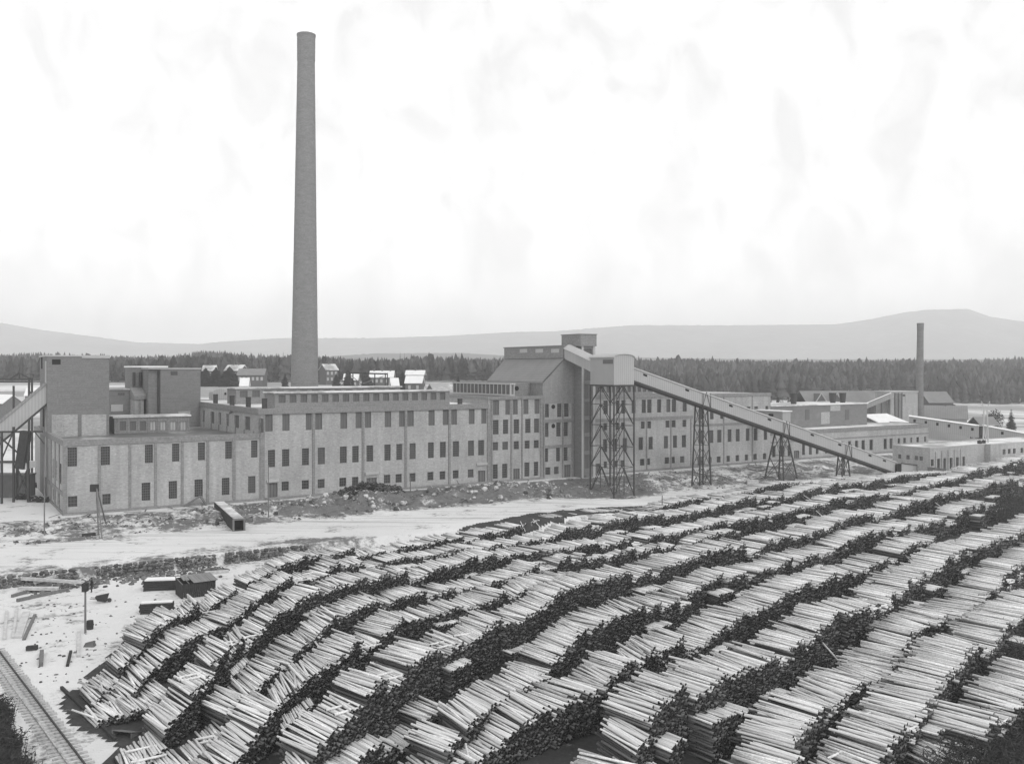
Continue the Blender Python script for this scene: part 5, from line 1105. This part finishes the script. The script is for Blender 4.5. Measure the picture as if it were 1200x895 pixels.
def leafless(label, px, yb_, ytop, D, wpx, name='bare_tree', dense=900, zg=None, tone=1.0):
    x, y = at(px, D); z = gz(x, y); h = zpy(ytop, D)-z; r = wpx/2*D/FP; g = random.Random(int(px*3)); rt = empty(name, label, 'tree', (x, y, z))
    b = MB(); b.cyl((0,0,-.3),(0,0,h*.75),max(.15,h*.02),.05,6)
    for k in range(7): a = g.uniform(0,6.28); z0 = h*g.uniform(.2,.5); b.cyl((0,0,z0),(math.cos(a)*r*.7,math.sin(a)*r*.7,z0+h*.35),.1,.03,4)
    b.build('trunk', 'trunk', rt); b = MB()
    for k in range(dense):
        a = g.uniform(0,6.28); e = g.uniform(-1,1); q = g.random()**.45; p = Vector((math.cos(a)*math.sqrt(1-e*e)*r*q, math.sin(a)*math.sqrt(1-e*e)*r*q, h*.58+e*h*.42*q)); s_ = r*g.uniform(.05,.13)
        d_ = Vector((g.uniform(-1,1),g.uniform(-1,1),g.uniform(-.3,1))).normalized()*s_; e_ = Vector((g.uniform(-1,1),g.uniform(-1,1),g.uniform(-1,1))).normalized()*s_*.5; b.tone = g.uniform(.5,1.6)*tone
        b.add([p-d_, p+e_, p+d_, p-e_], [(0,1,2,3)])
    b.build('crown', 'fir', rt)
for px_, yt, D, wp, nm in ((241,430,428,17,'leftmost of the three tight dark spruces beyond the second tower'),(253,429.5,433,18,'middle one of the three tight dark spruces beyond the second tower'),(269,428.5,428,22,'rightmost and broadest of the three tight dark spruces beyond the second tower')):
    spruce(nm, px_, yt, D, wp*1.15, .5, whorls=30, group='three dark spruces behind the tower')
for px_, yt, D, wp, nm in ((394,436.5,425,9,'narrow spruce just right of the tall chimney'),(408,431.5,425,12,'taller spruce with a pointed top right of the chimney'),(471.5,433,405,17,'broad dark spruce between the two snow-roofed houses'),(537,440,425,5,'tiny spruce left of the glazed skylight'),(334,437,425,7,'dark spruce close to the left side of the chimney'),
    (377,424,480,8,'tall slim spruce standing above the houses right of the chimney'),(384.5,421,520,6,'slender dark spruce left of the gabled village house'),(430,437,415,16,'dark round-topped spruce within the timber scaffold'),(469,412,700,4,'lone tall pine rising above the skyline, left of a pair'),(474,413,700,4,'lone tall pine rising above the skyline, right of a pair'),
    (779,436,560,8,'tall pointed spruce before the forest beyond the conveyor'),(899,438,560,9,'dark spruce above the left end of the blank upper storey'),(937,440,570,10,'bushy spruce behind the leftmost flared vent'),(318,416,560,7,'spruce rising above the village roofs'),(332,411,620,6,'highest spruce on the skyline left of the chimney')):
    spruce(nm, px_, yt, D, wp, .7, whorls=20)
leafless('dark bushy tree by the lattice pylon at the right', 1166, 500, 479.5, 355, 20, 'bushy_tree', 1500, tone=.7)
leafless('small dark bush left of the bushy tree near the pylon', 1153, 500, 481, 350, 9, 'bushy_tree', 500, tone=.7)
leafless('round leafless tree at the forest edge behind the small smokestack', 1093, 470, 448, 560, 20, 'bushy_tree', 1200, tone=1.2)
# ================================================================== village houses
def house(label, px, yr, wpx, D, floors=2, wall='housewall', roof='snowroof', rz=20, dep=8, name='village_house', rh=2.6, ch=1, nw=4, zbase=None):
    x, y = at(px, D); z = gz(x, y); L_ = wpx*D/FP; top = zpy(yr, D); H = max(2.2, top-z-rh); rt = empty(name, label, 'house', (x, y, z), math.radians(rz)); h2 = L_/2
    b = MB(); b.extr([(-dep/2,-.5),(dep/2,-.5),(dep/2,H),(0,H+rh),(-dep/2,H)], -h2, h2); b.v = [(v_[1], v_[0], v_[2]) for v_ in b.v]; b.f = [f_[::-1] for f_ in b.f]; b.build('wall', wall, rt)
    b = MB()
    for s_ in (-1, 1): e = dep/2+.5; b.hexa([(-h2-.4,s_*e,H-.27),(h2+.4,s_*e,H-.27),(h2+.4,0,H+rh),(-h2-.4,0,H+rh),(-h2-.4,s_*e,H+.0),(h2+.4,s_*e,H+.0),(h2+.4,0,H+rh+.3),(-h2-.4,0,H+rh+.3)])
    rf = b.build('roof', roof, rt)
    for k in range(ch): b = MB(); cx = (k-(ch-1)/2)*L_*.35; b.box(cx-.35, cx+.35, -.35, .35, H+rh-.4, H+rh+1.2); b.build('chimney', 'stone', rf)
    fl = int(H//3) or 1
    for f_ in range(max(0, fl-floors), fl):
        for k in range(nw): cx = -h2+(k+.5)*L_/nw; inst('window', ME['pane'] if wall != 'housewall' else ME_L, rt, (cx-.5, -dep/2-.08, H-1.0-1.5-(fl-1-f_)*2.9), (1.0, 1, 1.5))
ME_L = unit_pane('window', 'sill')
house('long dark two-storey village house with pale windows left of the chimney', 296, 432.5, 30, 430, rz=4, nw=6, ch=2, roof='slate')
house('dark village house with a broad snow-dusted roof behind the spruces', 277, 428, 20, 480, rz=-12, nw=4, ch=2, roof='roofsnow')
house('small white village house below the long dark house', 287, 443.5, 8.5, 350, 1, 'housepale', rz=10, nw=2, dep=6, ch=0)
house('village house roof just visible above the three spruces', 246, 428.5, 14, 500, rz=8, roof='roofsnow')
house('gabled village house half hidden by trees right of the chimney', 385, 427, 15, 470, rz=35, nw=3, roof='roofsnow')
house('village house with long white roof behind the timber scaffold', 448, 435, 27, 430, rz=2, nw=5, ch=3)
house('low village shed with white roof in front of the long white roof', 462, 443.5, 8, 370, 1, rz=15, nw=1, dep=5, ch=0)
house('upper white-roofed village house right of the broad spruce', 487, 434.5, 21, 430, rz=-2, nw=3, ch=1, dep=6, rh=1.7)
house('lower white-roofed house right before the other white roof', 486, 441, 19, 385, 1, rz=-4, nw=2, ch=0, dep=6)
house('small village house with white roof strip right of the chimney', 412, 438.5, 16, 440, rz=3, nw=3, ch=0)
house('low grey shed behind the mill roof left of the glazed skylight', 515, 450.5, 22, 300, 1, 'timber', 'roofsnow', rz=25, nw=0, ch=0, dep=9, name='shed')
house('snow-roofed barn far off at the left picture edge', 8, 463, 18, 330, 1, 'timber', rz=-20, nw=0, ch=0, name='barn')
house('second snow-roofed barn seen between gantry and tower', 40, 455, 14, 370, 1, 'timber', rz=15, nw=0, ch=0, name='barn')
# timber scaffold behind the mill
x, y = at(431, 300); z = 0; r = empty('scaffold', 'dark open timber scaffold standing behind the mill hall roof', 'scaffold', (x, y, z)); zt_ = zpy(437, 300); w5 = 5.6
for i, (a, c) in enumerate(((-w5,0),(-w5*.3,0),(w5*.4,0),(w5,0),(-w5,5),(w5,5))): b = MB(); b.beam((a,c,0),(a,c,zt_),.3); b.build('post', 'darktimber', r)
b = MB(); b.beam((-w5-.3,0,zt_),(w5+.8,0,zt_-.3),.45); b.beam((-w5,5,zt_),(w5,5,zt_-.3),.4); b.beam((-w5,0,zt_),(-w5,5,zt_),.3); b.beam((w5,0,zt_-.3),(w5,5,zt_-.3),.3); b.build('top_beam', 'darktimber', r)
b = MB(); b.beam((-w5,0,zt_-4.8),(w5*.9,0,zt_-1),.22); b.beam((-w5*.2,0,zt_-4.5),(-w5,0,zt_-.5),.2); b.build('brace', 'timber', r)
# ================================================================== right background
x, y = at(993, 345); zr_ = zpy(459, 345); LL = 98*345/FP
r = empty('log_shed', 'long dark shed with two small front gables behind the low hall', 'shed', (x, y, 0), math.radians(6)); hl = LL/2
b = MB(); b.box(-hl, hl, 0, 12, 0, zr_-4.3); b.build('wall', 'housewall', r)
b = MB(); b.hexa([(-hl-.5,-1,zr_-4.4),(hl+.5,-1,zr_-4.4),(hl+.5,6,zr_),(-hl-.5,6,zr_),(-hl-.5,-1,zr_-4.2),(hl+.5,-1,zr_-4.2),(hl+.5,6,zr_+.25),(-hl-.5,6,zr_+.25)]); b.hexa([(-hl-.5,6,zr_),(hl+.5,6,zr_),(hl+.5,13,zr_-4.4),(-hl-.5,13,zr_-4.4),(-hl-.5,6,zr_+.25),(hl+.5,6,zr_+.25),(hl+.5,13,zr_-4.2),(-hl-.5,13,zr_-4.2)]); rf = b.build('roof', 'slate', r)
for q in (-hl+4.5, -hl+10.4):
    b = MB(); b.v = []; b.extr([(q-3,zr_-5.2),(q+3,zr_-5.2),(q,zr_-.6)], -2, 5); b.build('gable', 'housewall', r)
    b = MB(); b.beam((q-3.2,-2.1,zr_-5.3),(q,-2.1,zr_-.5),.3); b.beam((q+3.2,-2.1,zr_-5.3),(q,-2.1,zr_-.5),.3); b.build('barge_board', 'sill', r)
# concrete block with ladders
x, y = at(1043.5, 318); zt_ = zpy(459.5, 318); r = empty('sorting_tower', 'square pale concrete block with tall dark recess right behind the low hall', 'tower', (x, y, -1), math.radians(12)); WW = 36*318/FP
b = MB(); b.box(0, WW, 0, 9, 0, zt_+1); b.build('wall', 'brick', r); b = MB(); b.box(-.2, WW+.2, -.2, 9.2, zt_+1, zt_+1.35); b.build('roof', 'sill', r)
b = MB(); b.box(1.6, 4.2, -.1, 0, 3, zt_+.6); b.build('recess', 'tower', r)
for q in (1.5, 2.8, 4.2): b = MB(); b.box(q, q+.18, -.22, -.1, 3, zt_+.8); b.build('rail', 'steel', r)
b = MB(); b.box(5.6, WW-.2, -.08, 0, zt_-2.6, zt_+.3); b.build('render_patch', 'pale', r)
for q in (4.7, 5.2): b = MB(); b.box(q, q+.3, -.09, 0, zt_-.4, zt_+.2); b.build('slot', 'hole', r)
def gal2(label, A, B_, h=2.3, wd=2.6, posts=3, cat='conveyor', wins=0, mats_='palep'):
    (pxa, ya, Da), (pxb, yb, Db) = A, B_; a = inv(at(pxa, Da)); c = inv(at(pxb, Db)); za, zb = zpy(ya, Da), zpy(yb, Db)
    rt, ang_, Ln, P = gallery('gallery', label, a, c, za-h, zb-h, h, wd, roofh=.3, truss=False, mats_=mats_, cat=cat, rm='snowroof')
    for k in range(posts):
        x = (k+.5)*Ln/posts; zz = (zb-za)*x/Ln
        for s_ in (-1, 1): b = MB(); b.beam((x, s_*wd*.4, -(za-h)-2.4), (x, s_*wd*.4, zz-.02), .25); b.build('post', 'timber', rt)
    for k in range(wins): x = (k+.5)*Ln/wins; zz = (zb-za)*x/Ln; b = MB(); b.box(x-.35, x+.35, -wd/2-.06, -wd/2, zz+h*.55, zz+h*.8); b.build('window', 'hole', rt)
    return rt
gal2('inclined pale gallery climbing to the square concrete block', (1014,473.5,322), (1044,461,318), 1.8, 2.4, 4)
gal2('long pale covered gallery running right from the concrete block', (1066,487.5,300), (1147,499,290), 3.6, 3, 0, wins=6)
gal2('right part of the long covered gallery, past the pylon', (1152,498.5,290), (1245,516,280), 3.4, 3, 0, wins=2)
house('large pale gabled shed in front of the long covered gallery', 1108, 476, 44, 335, 1, 'pale', 'slate', rz=-24, nw=0, ch=1, dep=15, rh=4.0, name='gabled_shed')
house('dark-roofed raised shed behind the concrete block, right side', 1094, 459.5, 28, 365, 1, 'housewall', 'slate', rz=2, nw=0, ch=0, dep=12, rh=3.8, name='shed')
house('dark low shed at the foot of the bushy tree', 1152, 489, 22, 345, 1, 'darktimber', 'slate', rz=5, nw=0, ch=0, dep=8, name='shed')
# pitched pale roof before the block
x, y = at(1048, 300); z = zpy(497, 300); r = empty('snow_shed', 'low shed with broad pale sloping roof just over the low hall', 'shed', (x, y, 0), AX); b = MB(); zz = zpy(486.5, 300)
b.hexa([(-6,0,0),(6,0,0),(6,7,0),(-6,7,0),(-6,0,z-.1),(6,0,z-.1),(6,7,zz-.1),(-6,7,zz-.1)]); b.build('wall', 'timber', r); b = MB(); b.hexa([(-6.3,-.3,z-.09),(8.3,-.3,z-.09),(6.3,7.3,zz-.09),(-6.3,7.3,zz-.09),(-6.3,-.3,z+.15),(8.3,-.3,z+.15),(6.3,7.3,zz+.15),(-6.3,7.3,zz+.15)]); b.build('roof', 'snowroof', r)
# pylon
x, y = at(1155, 262); z = gz(x, y); H = zpy(470, 262)-z; r = empty('power_pylon', 'pale pole pylon with two crossarms and a forked head at the right', 'pylon', (x, y, z), math.radians(10))
for s_ in (-1, 1): b = MB(); b.beam((s_*1.0,0,-.3),(s_*.5,0,H*.86),.26); b.build('post', 'sill', r)
for q, wv in ((.86,3.0),(.62,5.5)): b = MB(); b.beam((-wv/2,0,H*q),(wv/2,0,H*q),.2); b.build('crossarm', 'sill', r)
for s_ in (-1, 1): b = MB(); b.beam((s_*.3,0,H*.84),(s_*1.3,0,H),.16); b.build('fork', 'sill', r)
b = MB(); b.beam((-.9,0,H*.15),(.6,0,H*.6),.12); b.beam((.9,0,H*.15),(-.6,0,H*.6),.12); b.build('brace', 'sill', r)
for k, (px_, yb, sc_, nm) in enumerate(((1147,514,1.6,'dark heap of scrap beside the pylon foot'),(1128,511,1.0,'small dark scrap heap left of the pylon'),(1110,509,.8,'flat dark scrap heap behind the brick store'))):
    x, y, z = onground(px_, yb); b = MB(); g = random.Random(k)
    for i in range(26): a = g.uniform(0,6.28); q = g.random()*2*sc_; b.beam((math.cos(a)*q,math.sin(a)*q,g.uniform(0,.5)*sc_),(math.cos(a)*q+g.uniform(-1.5,1.5),math.sin(a)*q+g.uniform(-1,1),g.uniform(.2,1.5)*sc_),.2)
    o = b.build('scrap_heap', 'darktimber', loc=(x,y,z)); tag(o, nm, 'heap', kind='stuff')
for px_, yt, D, wp, nm in ((1185,478,380,9,'small dark spruce at the right edge of the snowfield'),(1112,462,560,12,'dark spruce before the forest right of the small smokestack'),(1060,452,600,10,'spruce at the forest foot left of the small smokestack'),(1010,455,520,9,'spruce rising behind the long dark shed')):
    spruce(nm, px_, yt, D, wp, .8, whorls=16)
for k, (px_, D, L_, nm) in enumerate(((1072,296,9,'long dark lumber pile beneath the covered gallery'),(1098,292,7,'shorter dark lumber pile beneath the covered gallery'),(1130,286,8,'dark lumber pile beside the scrap at the pylon'),(1180,284,10,'dark lumber pile under the right part of the gallery'))):
    x, y = at(px_, D); b = MB(); g = random.Random(k+40); z = gz(x, y)
    for i in range(40): q = g.uniform(-.3,.3); b.beam((-L_/2+g.uniform(0,.8), g.uniform(-1,1), .1+g.random()*1.6), (L_/2-g.uniform(0,.8), g.uniform(-1,1)+q, .1+g.random()*1.6), .22)
    o = b.build('lumber_pile', 'darktimber', loc=(x, y, z)); o.rotation_euler = (0,0,AX); tag(o, nm, 'lumber pile', kind='stuff')
# ================================================================== left gantry, gallery and loading stage
wgy = 27.3; z0l = zpy(472, Wd(-.06, wgy)[1]); h_l = zpy(450, Wd(-.06, wgy)[1])-z0l; tl2 = -34.0; pl = Wd(tl2, wgy); pxl = 600+FP*pl[0]/pl[1]
yl_top = 450+(52.7-pxl)*.835; ztl = zpy(yl_top, pl[1])
gallery('gallery', 'pale inclined gallery entering the corner tower from the lower left', (tl2, wgy), (-.06, wgy), ztl-h_l, z0l, h_l, 3.0, truss=True, mats_='palep', roofh=.4, rm='slate')
def post_frame(name, label, posts, beams, D, cat, r=.3):
    x0, y0 = at(posts[0][0], D); rt = empty(name, label, cat, (x0, y0, 0))
    for px_, yt_, dd_ in posts: x, y = at(px_, D+dd_); b = MB(); b.beam((x-x0,y-y0,-1.5),(x-x0,y-y0,zpy(yt_,D+dd_)),r); b.build('post', 'steel', rt)
    for (pa, ya), (pb, yb), dd_, tk in beams: xa, y_ = at(pa, D+dd_); xb, _ = at(pb, D+dd_); b = MB(); b.beam((xa-x0,y_-y0,zpy(ya,D+dd_)),(xb-x0,y_-y0,zpy(yb,D+dd_)),tk); b.build('beam', 'steel', rt)
    return rt
post_frame('gantry', 'steel gantry crane frame left of the corner tower', [(34,443,0),(37.5,443,0),(16,452,0),(-6,443,0)], [((-8,444),(37,444),0,.3),((-8,447.5),(37,447.5),0,.3),((12,444),(22.5,437),0,.25),((22.5,437),(36,444),0,.25),((22.5,437),(22.5,444),0,.2),((34,455),(37.5,465),0,.15),((37.5,470),(34,480),0,.15),((34,485),(37.5,495),0,.15),((34,515),(37.5,505),0,.15)], 215, 'gantry', .35)
post_frame('loading_stage', 'timber loading stage with braces below the inclined gallery', [(2,505,-6),(16,500,-4),(33,505,-4),(2,535,4),(33,545,4),(20,545,0)], [((0,506),(50,505.5),-4,.35),((0,541),(34,541),-4,.4),((0,512),(26,535),-4,.25),((16,505),(2,538),-4,.2),((33,548),(20,578),-4,.25),((20,548),(33,578),-4,.25),((40,505),(52,520),-4,.15)], 180, 'stage', .35)
x, y = at(1, 176); b = MB(); b.box(-3, 5.2, 0, 3, zpy(549,176), zpy(541.5,176)); b2_ = MB(); o = b.build('stage_deck', 'snowroof', loc=(x, y, 0)); tag(o, 'snow-covered plank deck of the loading stage at the left edge', 'deck')
a_ = at(30.5, 176); c_ = at(24, 176); r = MB(); r.beam((0,0,zpy(549,176)),(a_[0]-c_[0],0,zpy(505,176)),1.6,1.4); o = r.build('chute', 'darktimber', loc=(c_[0], c_[1], 0)); tag(o, 'dark steep chute hanging beneath the inclined gallery', 'chute')
x, y = at(8, 182); b = MB(); b.box(-4, 3.5, 0, 4, -.5, zpy(558,182)); b.box(-4.2,3.7,-.1,4.1,zpy(558,182)+.001,zpy(558,182)+.25); o = b.build('store_box', 'timber', loc=(x, y, 0)); tag(o, 'grey timber store box under the loading stage', 'store')
for k, (px_, yb) in enumerate(((38,571),(47,588),(28,585))):
    x, y, z = onground(px_, yb); b = MB(); g = random.Random(k+9)
    for i in range(22): b.beam((g.uniform(-1.8,1.8),g.uniform(-1,1),g.uniform(0,.5)),(g.uniform(-1.8,1.8),g.uniform(-1,1),g.uniform(.1,1.1)),.22)
    o = b.build('scrap_heap', 'darktimber', loc=(x,y,z)); tag(o, ('heap of dark waste timber left of the tower wall','heap of dark waste timber nearest the wing corner','heap of dark waste timber below the loading stage')[k], 'heap', kind='stuff')
# ================================================================== scrub in the corners
def scrub(name, label, pts, hs, n):
    b = MB(); g = random.Random(3)
    for k in range(n):
        px_, py_ = g.choice(pts); px_ += g.gauss(0, hs[1]); py_ += g.gauss(0, hs[1]*.7); x, y = G(px_, py_, 0); z = gz(x, y); h = g.uniform(.4, 1)*hs[0]; lean = g.uniform(-.4,.4); l2 = g.uniform(-.4,.4)
        tip = Vector((x+lean*h, y+l2*h, z+h)); b.add([(x-.03,y,z-.1),(x+.03,y,z-.1),tuple(tip)], [(0,1,2)])
        for j in range(5): q = g.uniform(.3, 1); p = Vector((x,y,z)).lerp(tip, q); d_ = Vector((g.uniform(-1,1),g.uniform(-1,1),g.uniform(-.2,.9)))*h*.28; e_ = Vector((g.uniform(-1,1),0,g.uniform(-1,1)))*.06; b.add([tuple(p-e_),tuple(p+d_),tuple(p+e_)], [(0,1,2)])
    tag(b.build(name, 'twig'), label, kind='stuff')
scrub('scrub', 'dark leafless scrub on the bank in the lower left corner', [(0,815),(0,840),(10,850),(5,870),(20,875),(30,890),(40,900),(10,895),(50,910),(0,895),(-10,830),(30,905)], (1.5, 7), 5200)
scrub('thicket', 'dark blurred thicket at the lower right corner', [(1165,790),(1190,770),(1150,840),(1190,820),(1130,880),(1170,880),(1200,850),(1200,740),(1110,905)], (2.6, 13), 7000)
scrub('brushwood', 'patch of grey brushwood beside the log rows at the right edge', [(1185,592),(1175,600),(1195,585),(1190,605)], (2.2, 7), 2200)
# ================================================================== haze
b = MB(); b.box(-8100, 8100, -70, 7300, -60, 385); hz_o = b.build('haze', 'hole'); hz_o.data.materials.clear()
hm = bpy.data.materials.new('haze'); hm.use_nodes = True; ht = hm.node_tree; ht.nodes.clear(); pv = ht.nodes.new('ShaderNodeVolumePrincipled'); ho_ = ht.nodes.new('ShaderNodeOutputMaterial')
pv.inputs['Color'].default_value = (1, 1, 1, 1); pv.inputs['Density'].default_value = HAZE; ht.links.new(pv.outputs[0], ho_.inputs['Volume'])
hz_o.data.materials.append(hm); tag(hz_o, 'thin winter haze', kind='stuff')
